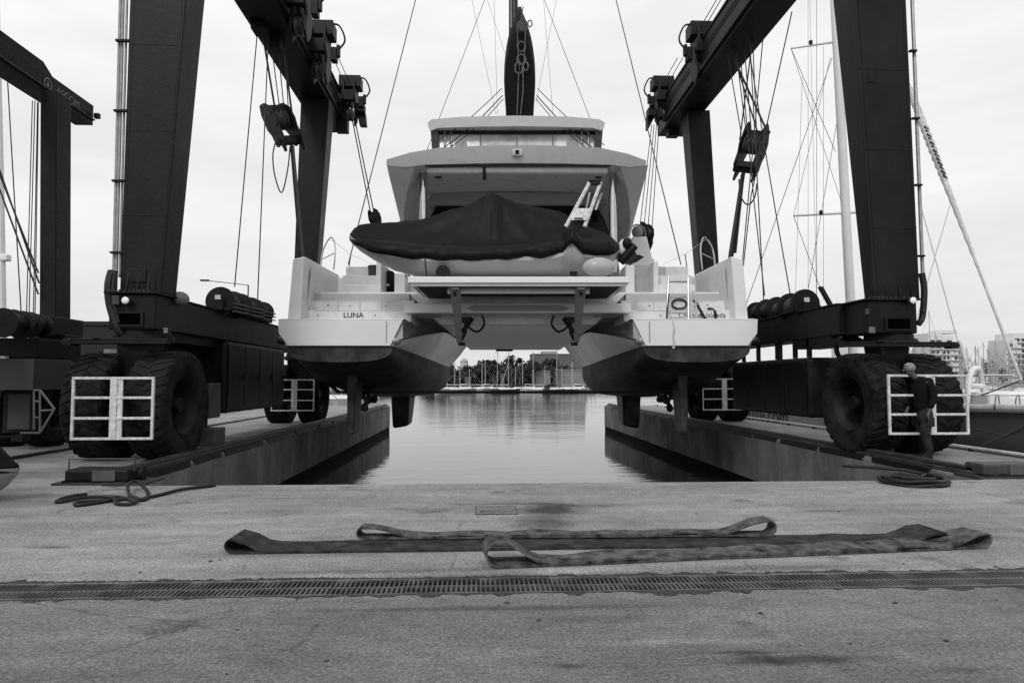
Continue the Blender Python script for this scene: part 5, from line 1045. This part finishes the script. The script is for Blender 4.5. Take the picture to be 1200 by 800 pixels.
# ================================================================== RIGHT: moored yacht beside the pier
yt = thing('sailing_yacht', (11.8, 20, WZ), 'dark grey hulled sailing yacht with tall white mast moored beside the right pier', 'sailing yacht')
xs0 = 10.25
rings = []
for (y, xin, half, zs, zk) in ((9.9, 10.9, .5, .92, -1.4), (11, 10.5, 1.4, .86, -1.75), (14, 10.35, 2.0, .76, -1.9), (18, 10.3, 2.2, .62, -1.95), (22, 10.3, 2.25, .52, -1.95), (28, 10.4, 2.1, .5, -1.9), (33, 11.2, 1.3, .6, -1.8), (36, 12.3, .2, .7, -1.5)):
    xc = xin+half; rings.append([Vector((xc-half, y, zs)), Vector((xc-half*.99, y, -.6)), Vector((xc-half*.8, y, -1.4)), Vector((xc, y, zk)), Vector((xc+half*.8, y, -1.4)), Vector((xc+half*.99, y, -.6)), Vector((xc+half, y, zs))])
yh = MB().loft(rings).build('hull', mat('dark yacht paint', .075, .3, .1, 1, spec=.5), yt, smooth=True, ang=50)
m_ = MB(); m_.tube([r_[0]+Vector((0, 0, .06)) for r_ in rings], .09, 10); m_.build('toe_rail', mat('rail white', .42, .4), yh, smooth=True)
m_ = MB(); m_.box((11.1, 15, .55), (13.2, 27, 1.15)); m_.build('coach_roof', GEL, yt, bevel=.15, seg=3)
m_ = MB(); m_.box((11.02, 16, .8), (11.1, 18.5, .98)); m_.box((11.02, 19, .8), (11.1, 22, .98)); m_.build('side_window', DARKGL, yt)
m0, m1 = PY(999, 400, 20.2), PY(978, 0, 20.2)
dm = (m1-m0); my = MB().tube([m0-dm*.15, m0+dm*2.2], [.14, .12], 14).build('mast', mat('white spar', .62, .35, .05), yt, smooth=True)
for (pa, pb) in (((930, 253), (1018, 248)), ((927, 57), (1000, 46))):
    MB().tube([PY(*pa, 20.2), PY(*pb, 20.3)], [.03, .05], 8).build('spreader', mat('white spar', .62), my, smooth=True); c_ = PY(pa[0]+32 if pa[0] == 930 else pa[0]+23, pa[1]-4 if pa[1] > 100 else pa[1]-7, 20.2); MB().cbox(c_, (.09, .09, .12)).build('deck_light', STEELD, my, bevel=.01)
for (a, b, r_) in (((927, 57), (979, 178), .01), ((930, 253), (962, 340), .01), ((975, 68), (869, 372), .012), ((983, 130), (943, 362), .01), ((987, 240), (927, 57), .008), ((957, 0), (957, 352), .008), ((949, 0), (957, 352), .006), ((930, 253), (973, 68), .008), ((947, 0), (947, 345), .006), ((940, 90), (932, 350), .006), ((965, 55), (965, 352), .006)):
    MB().tube([PY(*a, 20.2), PY(*b, 20.2)], r_, 5).build('rigging', mat('light wire', .16, .4), my)
for (a, b, r_, d0_, d1_) in (((1076, 230), (1124, 406), .012, 15.5, 14), ((1113, 241), (1075, 372), .010, 15.8, 15), ((1124, 400), (1134, 436), .028, 14, 13.6)):
    MB().tube([PY(*a, d0_), PY(*b, d1_)], r_, 5).build('rigging', mat('white cord', .42, .4), my)
# furled headsail
fa, fb = PY(1066, 105, 17), PY(1197, 446, 11.2); m_ = MB(); N_ = 150; pth = [fa+(fb-fa)*(i/N_) for i in range(-60, N_+1)]
rr = [max(.025, (.085 if i < 100 else .085-(i-100)*.0009)+(.012*math.sin(i*1.35) if 25+60 < i < 120 else .004*math.sin(i))) for i in range(len(pth))]
rr = [r_*(.7 if i < 60 else 1) for i, r_ in enumerate(rr)]
m_.tube(pth, rr, 10); fs_ = m_.build('furled_sail', mat('furled sailcloth', .42, .7, .2, 5), my, smooth=True)
m_ = MB()
for i in range(0, 13): 
    f0 = .20+i*.017; c0_ = fa+(fb-fa)*f0; c1_ = fa+(fb-fa)*(f0+.008); u1 = (fb-fa).normalized().orthogonal(); m_.tube([c0_+u1*.088, (c0_+c1_)/2-Vector((0, .09, 0)), c1_-u1*.088], .02, 4)
m_.build('lashing', STEELL, fs_)
# arch, gear on deck
m_ = MB()
def T(px, py, Y): return PY(px, py, Y)
m_.tube(smooth_path([T(1131, 486, 14.2), T(1134, 460, 14.3), T(1138, 436, 14.4), T(1146, 432, 14.5), T(1149, 440, 14.6), T(1153, 460, 14.8), T(1158, 481, 15)], 5), .06, 10); m_.tube([T(1136, 452, 14.3), T(1151, 452, 14.7)], .06, 8); m_.build('radar_arch', GEL, yt, smooth=True)
m_ = MB(); m_.box((T(1133, 0, 14.4).x, 14.2, .78), (T(1148, 0, 14.6).x, 15.2, 1.15)); m_.build('deck_box', GEL, yt, bevel=.06)
m_ = MB(); m_.tube([T(1140, 440, 14.6), T(1185, 440, 14.6)], .03, 8); m_.tube([T(1130, 463, 14), T(1210, 463, 12.8)], .012, 5)
for px in (1166, 1190): m_.tube(smooth_path([T(px, 480, 13.2), T(px+1, 466, 13.2), T(px+4, 463, 13.2), T(px+6, 480, 13.2)], 4), .014, 5)
m_.build('guard_rails', CHROME, yt, smooth=True)
m_ = MB(); m_.tube(smooth_path([T(1212, 440, 11.5), T(1180, 452, 12.2), T(1150, 463, 13)], 6), .012, 6); m_.build('mooring_line', HOSE, yt)
m_ = MB(); m_.tube(smooth_path([T(1205, 497, 11), T(1180, 510, 11.6), T(1150, 522, 12.6)], 6), .02, 6); m_.tube(smooth_path([T(1205, 500, 11), T(1180, 509, 12), T(1145, 503, 13)], 6), .016, 6); m_.build('fender_line', HOSE, yt)
m_ = MB(); m_.sphere(T(968, 476, 20.3), (.16, .16, .12)); m_.sphere(T(973, 475, 20.3), (.1, .1, .12)); m_.build('winch', STEELD, yt, smooth=True)
bnd = MB(); bnd.loft([[Vector((a_-.012, y_, -.5)), Vector((a_-.012, y_, .40)), Vector((a_+.05, y_, .40)), Vector((a_+.05, y_, -.5))] for y_, a_ in ((18.2, 10.3), (22, 10.3), (25, 10.35), (28, 10.4), (30, 10.72))]); bnd.build('reflection_band', mat('reflection grey', .42, .4, .1), yt)  # reflected light on the hull behind the letters, put in as a paler band
xt_ = 10.34; Mt = Matrix(((0, 0, -1, xt_-.06), (-1, 0, 0, 24.3), (0, 1, 0, -.10), (0, 0, 0, 1)))
lettering('enite.com', .95, Mt, mat('hull letters', .02), yt)
# white motor cruiser behind, with ERS lettering
mc = thing('motor_cruiser', (17, 31, WZ), 'white motor cruiser with ERS lettering on its side behind the grey yacht', 'motor boat')
x0_, x1_ = PY(944, 400, 30).x, PY(1040, 400, 30).x
m_ = MB(); m_.hexa([(x0_+.3, 30, WZ), (x1_-1, 30, WZ), (x1_-1, 33, WZ), (x0_+.3, 33, WZ)], [(x0_, 29.8, 1.1), (x1_+1.5, 29.8, 1.1), (x1_+1.5, 33.2, 1.1), (x0_, 33.2, 1.1)]); m_.build('hull', GEL, mc, bevel=.1)
m_ = MB(); m_.box((x0_+.6, 30.2, 1.1), (x1_-.5, 32.8, 1.75)); m_.build('cabin', GEL, mc, bevel=.08)
zt1, zt2_ = PY(980, 437, 29.7).z, PY(980, 428, 29.7).z
m_ = MB(); m_.box((x0_, 29.7, zt1-.1), (x1_, 33, zt2_+.12)); m_.build('banner_coaming', GEL, mc, bevel=.02)
c_ = PY(978, 436.5, 29.69); lettering('ERS', .42, Matrix.Translation((c_.x+.1, 29.69, c_.z+.02)) @ Matrix.Rotation(PI/2, 4, 'X') @ Matrix.Scale(1.35, 4, (1, 0, 0)), INK, mc)
m_ = MB()
for px in (962, 973): m_.tube([PY(px, 441, 29.6), PY(px-1+6, 478, 29.6)], .03, 6)
m_.tube([PY(955, 463, 29.6), PY(985, 463, 29.6)], .03, 6); m_.build('rail', STEELL, mc)
m_ = MB(); m_.box((x0_-1, 29.9, zt2_+.12), (x1_, 33, zt2_+.2)); m_.build('roof_line', STEELD, mc)
m_ = MB(); m_.hexa([(PY(990, 0, 30).x, 30.1, zt2_+.2), (PY(1030, 0, 30).x, 30.1, zt2_+.2), (PY(1030, 0, 30).x, 32, zt2_+.2), (PY(990, 0, 30).x, 32, zt2_+.2)], [(PY(996, 0, 30).x, 30.3, PY(0, 388, 30).z), (PY(1025, 0, 30).x, 30.3, PY(0, 388, 30).z), (PY(1025, 0, 30).x, 31.8, PY(0, 388, 30).z), (PY(996, 0, 30).x, 31.8, PY(0, 388, 30).z)]); fl = m_.build('flybridge', GEL, mc, bevel=.1)
m_ = MB(); a_ = PY(1004, 402, 30.05); b_ = PY(1018, 397, 30.05); m_.box((a_.x, 30.04, a_.z), (b_.x, 30.1, b_.z)); m_.build('window', DARKGL, fl)

# ================================================================== FAR SHORE
def leafmat(n_, v): return mat(n_, v, .9, .55, .6, 0, spec=.1)
LEAF = [leafmat('pine foliage', .03), leafmat('dark foliage', .02), leafmat('grey green foliage', .036)]
BARK = mat('bark', .04, .9, .3)
def crown(mb, c, r, n, s, flat=1.0, hollow=.3):
    c = Vector(c)
    lobes = [Vector((R.uniform(-.6, .6)*r[0], R.uniform(-.6, .6)*r[1], R.uniform(-.35, .5)*r[2])) for _ in range(7)]
    for i in range(n):
        lb = R.choice(lobes); a, b = R.uniform(0, 2*PI), R.uniform(-1, 1); q_ = math.sqrt(1-b*b); rad = R.uniform(hollow, 1)**.5
        p_ = c+lb+Vector((q_*math.cos(a)*r[0]*.5*rad, q_*math.sin(a)*r[1]*.5*rad, b*r[2]*.5*rad))
        u1 = Vector((R.gauss(0, 1), R.gauss(0, 1), R.gauss(0, 1))).normalized(); v1 = u1.orthogonal().normalized(); w1 = s*R.uniform(.5, 1.4)
        mb.add([p_-u1*w1, p_+v1*w1*.6, p_+u1*w1, p_-v1*w1*.6], [(0, 1, 2, 3)])
def tree(x, y, h, rad, kind, label, group='trees along the far shore', n=700, z0=-.25):
    t = thing({0: 'pine_tree', 1: 'cypress_tree', 2: 'broadleaf_tree'}[kind], (x, y, z0), label, 'tree', group)
    MB().tube([(x, y, z0), (x+.1*rad, y, z0+h*.35), (x, y, z0+h*.75)], [.05*h*.6, .035*h*.6, .015*h], 8).build('trunk', BARK, t, smooth=True)
    m_ = MB()
    if kind == 1: crown(m_, (x, y, z0+h*.55), (rad*.6, rad*.6, h*.55), n, .3)
    elif kind == 0: crown(m_, (x, y, z0+h*.72), (rad, rad, h*.30), n, .4)
    else: crown(m_, (x, y, z0+h*.50), (rad*1.1, rad, h*.52), n, .55); crown(m_, (x, y, z0+h*.22), (rad*1.2, rad, h*.28), n//2, .5)
    m_.build('crown', LEAF[kind], t); return t
def palm(x, y, h, label, z0=-.25):
    t = thing('palm_tree', (x, y, z0), label, 'palm tree', 'palms along the far shore')
    MB().tube([(x, y, z0), (x+.1, y, z0+h*.5), (x, y, z0+h)], [.28, .2, .2], 8).build('trunk', BARK, t, smooth=True)
    m_ = MB(); top = Vector((x, y, z0+h))
    for k in range(30):
        a = R.uniform(0, 2*PI); el_ = R.uniform(-.5, 1.2); ln = R.uniform(1.7, 2.3); d = Vector((math.cos(a)*math.cos(el_), math.sin(a)*math.cos(el_), math.sin(el_))); sd_ = Vector((-math.sin(a), math.cos(a), 0))
        pts = [top+d*ln*f-Vector((0, 0, 1.3*f*f)) for f in (0, .3, .6, .85, 1)]
        for i in range(4):
            w0, w1 = (.1, .32, .34, .2, .02)[i], (.1, .32, .34, .2, .02)[i+1]
            for sg in (-1, 1): m_.add([pts[i], pts[i]+sd_*sg*w0-Vector((0, 0, w0*.5)), pts[i+1]+sd_*sg*w1-Vector((0, 0, w1*.5)), pts[i+1]], [(0, 1, 2, 3)])
    m_.build('fronds', LEAF[1], t)
def pxh(y_top, Y, z0=-.25): return PY(600, y_top, Y).z-z0
for (px, ytop, Y, rad, kind, lab) in ((534, 424, 196, 4.2, 2, 'dark rounded tree at the left end of the far shore grove'), (528, 430, 190, 4, 2, 'low bushy tree beside the water tower on the far shore'), (557, 425, 200, 5, 0, 'umbrella-crowned pine just right of the domed tower on the far shore'), (572, 422, 196, 4, 2, 'dark tree between pale masts on the far shore'),
        (584, 419, 200, 4.5, 2, 'tall dark tree left of the middle palm on the far shore'), (596, 417, 205, 5, 2, 'thick dark tree behind the tallest palm on the far shore'), (609, 420, 200, 4.5, 2, 'dark tree right of the tallest palm on the far shore'), (621, 424, 198, 4, 0, 'low dark pine beside the grey block on the far shore'), (633, 420, 203, 4.4, 2, 'dark tree against the grey block on the far shore'), (648, 423, 200, 4, 2, 'dark tree between the two pale sheds on the far shore'), (664, 428, 200, 4, 2, 'dark tree at the right end of the far shore grove'), (512, 432, 195, 4, 2, 'half hidden tree left of the far shore grove')):
    tree(at(px, Y).x, Y, pxh(ytop, Y), rad, kind, lab, n=900)
for (px, ytop, lab) in ((569, 421, 'small palm at the left of the far shore grove'), (578, 420.5, 'second small palm left of the slanting white mast'), (599, 415.5, 'tallest bushy palm above the far shore grove'), (609, 419, 'thin palm just right of the tallest palm'), (627, 422, 'palm in front of the grey block, nearest its left corner'), (649, 419, 'palm in front of the middle of the grey block')):
    Y = 186; palm(at(px, Y).x, Y, pxh(ytop, Y)-.8, lab)
# buildings across the water
hd = MB()
for i in range(26): crown(hd, (at(505+i*7, 208).x, 208+R.uniform(-2, 2), 1.6), (5, 2.5, 3.6), 170, .55)
tag(hd.build('hedge', LEAF[1]), 'long dark hedge filling the foot of the far shore grove', 'hedge')
BG = [mat('far grey render', .11, .9, .1, .2), mat('far pale render', .55, .9, .06, .2), mat('far dark render', .045, .9, .2, .2), mat('hotel render', .62, .9, .05, .1)]
def block(name, px0, px1, ytop, Y, dep, m, label, cat='building', rows=0, cols=0, z0=-.25, roof=None, winm=DARKGL, wr=.55, balc=False):
    x0_, x1_ = at(px0, Y).x, at(px1, Y).x; zt4 = PY(600, ytop, Y).z; t = thing(name, ((x0_+x1_)/2, Y, z0), label, cat)
    MB().box((x0_, Y, z0), (x1_, Y+dep, zt4)).build('wall', m, t)
    fh = (zt4-z0)/max(1, rows+.4); cw = (x1_-x0_)/max(1, cols)
    for r_ in range(rows):
        for c_ in range(cols):
            if cols > 5 and R.random() < .1: continue
            xa = x0_+cw*(c_+.5-wr/2); zb5 = z0+fh*(r_+.45); hh = fh*.5
            w_ = MB().box((xa, Y-.06, zb5), (xa+cw*wr, Y-.01, zb5+hh)).build('window', winm, t)
        if balc: MB().box((x0_-.1, Y-1.1, z0+fh*(r_+.28)), (x1_+.1, Y-.0, z0+fh*(r_+.40))).build('balcony', m, t)
    MB().box((x0_-.15, Y-.15, zt4), (x1_+.15, Y+dep+.15, zt4+.35)).build('parapet', m if roof is None else roof, t); return t
block('apartment_block', 624, 685, 415.5, 230, 12, BG[0], 'broad grey block standing behind the far shore palms', rows=5, cols=7, winm=mat('far window', .10, .4))
block('upper_block', 636, 652, 412.5, 245, 8, mat('far light grey', .35, .9), 'light grey roof block peeking above the broad grey block')
block('shed', 625, 645, 435.5, 188, 6, mat('shed wall', .20, .9, .06, .2), 'pale square shed left of the gap on the far shore', 'shed')
block('shed', 653, 686, 434, 190, 6, mat('shed wall', .20, .9, .06, .2), 'long pale shed at the right of the far shore gap', 'shed')
block('kiosk', 545, 552, 443, 184, 4, BG[0], 'tiny grey kiosk below the domed tower on the far shore', 'kiosk'); block('gate_house', 587, 591, 439, 184, 4, BG[0], 'narrow grey hut under the slanting white mast on the far shore', 'hut')
tw = thing('water_tower', (at(544, 330).x, 330, -.25), 'pale cylindrical tower with small dome behind the far trees', 'tower')
x = at(544, 330).x; zA = PY(600, 424, 330).z; zB = PY(600, 420, 330).z
MB().lathe([(1.9, 0), (1.9, zA)], (x, 330, 0), 'z', 16).build('shaft', mat('tower render', .42, .9), tw, smooth=True); MB().lathe([(.2, -.3), (1.9, -.3), (1.9, .3), (1.2, 1.2), (.2, 1.8)], (x, 330, zA), 'z', 16).build('dome', mat('tower dome', .3, .9), tw, smooth=True)
# hotels to the right
def hotel(pxs, tops, Y, label):
    x0_, x1_ = at(pxs[0], Y).x, at(pxs[-1], Y).x; t = thing('hotel', ((x0_+x1_)/2, Y, 0), label, 'hotel')
    for i in range(len(pxs)-1):
        xa, xb = at(pxs[i], Y).x, at(pxs[i+1], Y).x; zt5 = PY(600, tops[i], Y).z; yy = Y+3*i; MB().box((xa, yy, 0), (xb-.05, yy+14, zt5)).build('wing', BG[3], t)
        fh = 3.3; z = 1.2
        while z < zt5-3:
            k = 0; cw = 4.2; x = xa+.8
            while x < xb-2: MB().box((x, yy-.12, z), (min(x+R.choice((1.4, 3.2)), xb-.6), yy-.02, z+1.7)).build('window', mat('hotel window', .035, .3), t); x += cw
            MB().box((xa, yy-1.4, z-.75), (xb-.05, yy-.0, z-.35)).build('balcony', BG[3], t); z += fh
    return t
hotel((1088, 1104, 1122, 1136), (388.5, 391, 399), 400, 'white balconied hotel with stepped roof seen beyond the right front tyre')
hotel((1179, 1192, 1225), (396, 388), 380, 'white hotel block with a row of roof openings at the right edge')
m_ = MB(); 
x = at(1088, 402).x; o = [q_ for q_ in bpy.data.objects if q_.name == 'hotel'][0]
MB().box((at(1098, 404).x, 404, PY(600, 389, 404).z), (at(1122, 404).x, 412, PY(600, 385, 404).z)).build('roof_pavilion', BG[3], o)
block('white_offices', 990, 1022, 389, 300, 12, BG[3], 'white low office block visible under the right side beam', rows=4, cols=4)
block('boat_shed', 70, 190, 383, 62, 20, mat('black shed cladding', .012, .7, .1, .3, streak=.6), 'long dark boat shed behind the wheels at the left', 'shed', z0=.1)
block('white_store', 330, 346, 437, 150, 8, BG[1], 'small white storehouse glimpsed past the left rear wheel', 'shed', z0=WZ+.6)
# dark cypress group right
for (px, yt_, lab) in ((1152, 421, 'dark poplar left of a pair by the right marina masts'), (1158, 420, 'taller dark poplar of the pair by the right marina masts'), (1168, 425, 'dark poplar third from left by the right marina masts'), (1173, 424, 'dark poplar fourth from left by the right marina masts'), (1196, 423, 'dark poplar in front of the right edge hotel'), (1128, 428, 'dark poplar at the foot of the balconied hotel')):
    tree(at(px, 230).x, 230, pxh(yt_, 230), 3.2, 1, lab, 'poplars by the right marina', n=260)

# moored sailboats (far): one built with its parts, the rest are copies
def sailboat(x, y, ln, mh, label, group, hm, cover=False, rz=0, lean=0):
    t = thing('moored_sailboat', (x, y, WZ), label, 'sailboat', group, rz=rz); M = OM[t.name]
    rings = []
    for f, w_, zs in ((-.5, .7, .85), (-.35, 1.0, .85), (0, 1.2, .9), (.3, .8, 1.0), (.5, .05, 1.15)):
        rings.append([M @ Vector((f*ln, -w_, zs)), M @ Vector((f*ln, -w_*.6, -.1)), M @ Vector((f*ln, w_*.6, -.1)), M @ Vector((f*ln, w_, zs))])
    MB().loft(rings).build('hull', hm, t, smooth=True, ang=40)
    m_ = MB(); m_.hexa([M @ Vector(v) for v in ((-.2*ln, -.6, .85), (.2*ln, -.5, .85), (.2*ln, .5, .85), (-.2*ln, .6, .85))], [M @ Vector(v) for v in ((-.18*ln, -.5, 1.35), (.1*ln, -.4, 1.3), (.1*ln, .4, 1.3), (-.18*ln, .5, 1.35))]); m_.build('cabin', GEL, t)
    mm = MB().tube([M @ Vector((.05*ln, 0, .8)), M @ Vector((.05*ln+lean, 0, mh))], [.09, .07], 8).build('mast', mat('mast alloy', .32, .5), t, smooth=True)
    MB().tube([M @ Vector((.05*ln-.9*0, -.8, mh*.55)), M @ Vector((.05*ln, .8, mh*.55))], .04, 5).build('spreader', mat('mast alloy', .45), mm)
    MB().tube([M @ Vector((.05*ln, 0, 1.9)), M @ Vector((-.35*ln, 0, 1.9))], [.13, .1], 6).build('boom', BLACK if cover else mat('sail cover', .3, .8), t, smooth=True)
    m_ = MB(); m_.tube([M @ Vector((.5*ln, 0, 1.1)), M @ Vector((.05*ln+lean, 0, mh*.97))], .03, 4); m_.tube([M @ Vector((-.5*ln, 0, .9)), M @ Vector((.05*ln+lean, 0, mh*.98))], .02, 4); m_.build('stays', mat('light wire', .16), t)
    return t
FG = 'sailboats moored along the far pontoon'
far = [(526, 432, 'W'), (531, 424, 'W'), (537, 430, 'W'), (563, 425, 'W'), (567, 422, 'D'), (581, 409, 'W'), (588, 424, 'L'), (594, 406, 'W'), (614, 421, 'W'), (627, 411, 'W'), (651, 409, 'D'), (669, 424, 'D'), (672, 424, 'W'), (660, 430, 'W'), (606, 430, 'D'), (548, 432, 'W'), (640, 428, 'W')]
WHB = mat('moored white hull', .34, .5, .3, .8); DKB = mat('moored dark hull', .03, .5, .1); GRB = mat('moored grey hull', .13, .5, .2)
far_labels = ['far moored sailboat whose mast stands nearest the left catamaran hull', 'far moored sailboat with the second mast from the left in the gap', 'far moored sailboat with a short mast left of the domed tower', 'far moored sailboat with one of twin masts left of the grove', 'dark hulled far sailboat beside the twin masts left of the grove', 'far sailboat with very tall mast rising to the bridge deck, left one', 'far sailboat with a slanting white mast below the bridge deck', 'far sailboat whose tall mast crosses the tallest palm', 'far sailboat with bright thick mast in the middle of the gap', 'far sailboat with tall mast at the grey block left corner', 'dark far sailboat with tall mast before the grey block', 'dark far sailboat right of the long pale shed mast', 'white far sailboat with mast nearest the right catamaran hull', 'far sailboat with short mast in front of the long pale shed', 'dark far sailboat with short mast under the tallest palm', 'far sailboat with short mast under the domed tower', 'far sailboat with short mast before the square shed']
for (px, yt_, k), lab in zip(far, far_labels):
    Y = 162+R.uniform(-7, 6); sailboat(at(px, Y).x, Y, R.uniform(6, 9.5), pxh(yt_, Y, WZ), lab, FG, DKB if k == 'D' else R.choice((WHB, GRB, DKB)), k == 'D', rz=R.choice((0, PI))+R.uniform(-.5, .5), lean=-2.2 if k == 'L' else 0)
for (px, k, lab) in ((547, 0, 'small white motor boat at the left of the far pontoon'), (573, 0, 'white motor boat with low cabin left of centre on the far pontoon'), (600, 1, 'dark square-cabined launch in the middle of the far pontoon'), (622, 0, 'white motor boat right of the dark launch on the far pontoon'), (645, 1, 'long dark low launch on the right of the far pontoon'), (679, 0, 'white motor boat under the right catamaran hull on the far shore')):
    Y = 162; x = at(px, Y).x; t = thing('motor_boat', (x, Y, WZ), lab, 'motor boat', 'motor boats on the far pontoon'); hm = (WHB, DKB)[k]
    MB().hexa([(x-2.8, Y-.9, WZ), (x+2.6, Y-.9, WZ), (x+2.6, Y+.9, WZ), (x-2.8, Y+.9, WZ)], [(x-3, Y-1.2, WZ+1), (x+3.4, Y-1.1, WZ+1.15), (x+3.4, Y+1.1, WZ+1.15), (x-3, Y+1.2, WZ+1)]).build('hull', hm, t, bevel=.1)
    MB().hexa([(x-1.6, Y-.8, WZ+1.05), (x+1.2, Y-.8, WZ+1.05), (x+1.2, Y+.8, WZ+1.05), (x-1.6, Y+.8, WZ+1.05)], [(x-1.4, Y-.7, WZ+2.1), (x+.6, Y-.7, WZ+2.0), (x+.6, Y+.7, WZ+2.0), (x-1.4, Y+.7, WZ+2.1)]).build('cabin', hm if k else GEL, t, bevel=.08)
    MB().box((x-1.3, Y-.79, WZ+1.5), (x+.6, Y-.74, WZ+1.9)).build('window', DARKGL, t)
# right marina: mast forest
proto_b = sailboat(at(1140, 150).x, 150, 9, 10.5, 'moored sailboat in the crowded rows behind the right-hand yacht', 'sailboats in the right marina', WHB)
for i in range(84):
    Y = R.uniform(75, 215); px = R.uniform(1062, 1215); x = at(px, Y).x; top = R.choice((R.uniform(395, 408), R.uniform(405, 425), R.uniform(410, 428)))
    c_ = copy_tree(proto_b); c_.location = (x, Y, WZ); c_.rotation_euler.z = R.uniform(-.4, .4)+R.choice((0, PI)); s_ = pxh(top, Y, WZ)/10.5; c_.scale = (min(1.2, max(.6, s_)),)*2+(s_,)
for i in range(5):
    px = (92, 95, 1087, 1094, 1163)[i]; Y = 80 if i < 2 else 140; yt_ = (335, 345, 361, 388, 398)[i]
    lab = ('sailboat with the taller of two thin masts above the dark boat shed', 'sailboat with the shorter of two thin masts above the dark boat shed', 'sailboat with tall mast beside the right front lift leg', 'sailboat with shorter mast just right of the right front lift leg', 'sailboat with the tallest mast of the crowded right marina')[i]
    sailboat(at(px, Y).x, Y+(20 if i < 2 else 0), 10, pxh(yt_, Y+(20 if i < 2 else 0), WZ), lab, 'tall masted sailboats', WHB)
mp_ = MB(); mp_.box((60, 92, WZ-.3), (150, 94, WZ+.4)); mp_.box((60, 120, WZ-.3), (150, 122, WZ+.4)); mp_.box((60, 150.5, WZ-.3), (150, 152.5, WZ+.4)); structure(mp_, 'marina_pontoons', mat('pontoon planks', .12, .8, .2, 1))
# boats moored just past the left pier end
sailboat(at(396, 75).x, 75, 9, 9, 'white moored boat glimpsed under the left hull beside the rudder', 'sailboats past the left pier', WHB)
sailboat(at(337, 60).x, 62, 8, 5.4, 'white triangular-rigged boat in the chink beside the left cabinet', 'sailboats past the left pier', WHB)
# white mast at left edge, street lamp
ys = thing('moored_sailboat', (at(2, 26).x, 26, WZ), 'yacht whose thick white mast cuts the far left edge of the picture', 'sailboat', 'tall masted sailboats')
MB().tube([PY(4, 460, 26), PY(0, 230, 26), PY(-6, -20, 26)], .14, 10).build('mast', mat('white spar', .62), ys, smooth=True)
c_ = PY(0, 450, 26); rings = []
for f, w_, zs in ((-6, .9, .6), (-3, 1.6, .5), (1, 1.9, .5), (4, 1.3, .6), (6.5, .1, .8)): rings.append([Vector((c_.x+w_*0-1+0, 26+f, zs))+Vector((-w_, 0, 0)), Vector((c_.x-1-w_*.7, 26+f, WZ-.1)), Vector((c_.x-1+w_*.7, 26+f, WZ-.1)), Vector((c_.x-1+w_, 26+f, zs))])
MB().loft(rings).build('hull', WHB, ys, smooth=True, ang=40); MB().cbox(PY(3, 302, 26), (.5, .3, .25)).build('radar', GEL, ys, bevel=.05)
sl2 = thing('street_lamp', (at(291, 70).x, 70, .1), 'thin street lamp with long horizontal arm above the left winch drums', 'street lamp')
a, b = PY(291, 334, 70), PY(240, 328.5, 70); MB().tube([(a.x, 70, WZ), a], .07, 6).build('pole', STEELL, sl2); MB().tube([a, b], .04, 5).build('arm', STEELL, sl2); MB().cbox(b, (.9, .3, .16)).build('lamp_head', STEELD, sl2, bevel=.04)
# gulls-eye: deck plates, small debris on the quay
for i in range(26):
    px, py = R.uniform(20, 1180), R.uniform(590, 795); g_ = G(px, py); m_ = MB(); s_ = R.uniform(.006, .014)
    m_.sphere((g_.x, g_.y, s_*.4), (s_*1.3, s_, s_*.5), 6, 4); o = m_.build('pebble', STEELL); tag(o, 'tiny dark pebble lying loose on the concrete quay', 'pebble', 'loose pebbles on the quay')
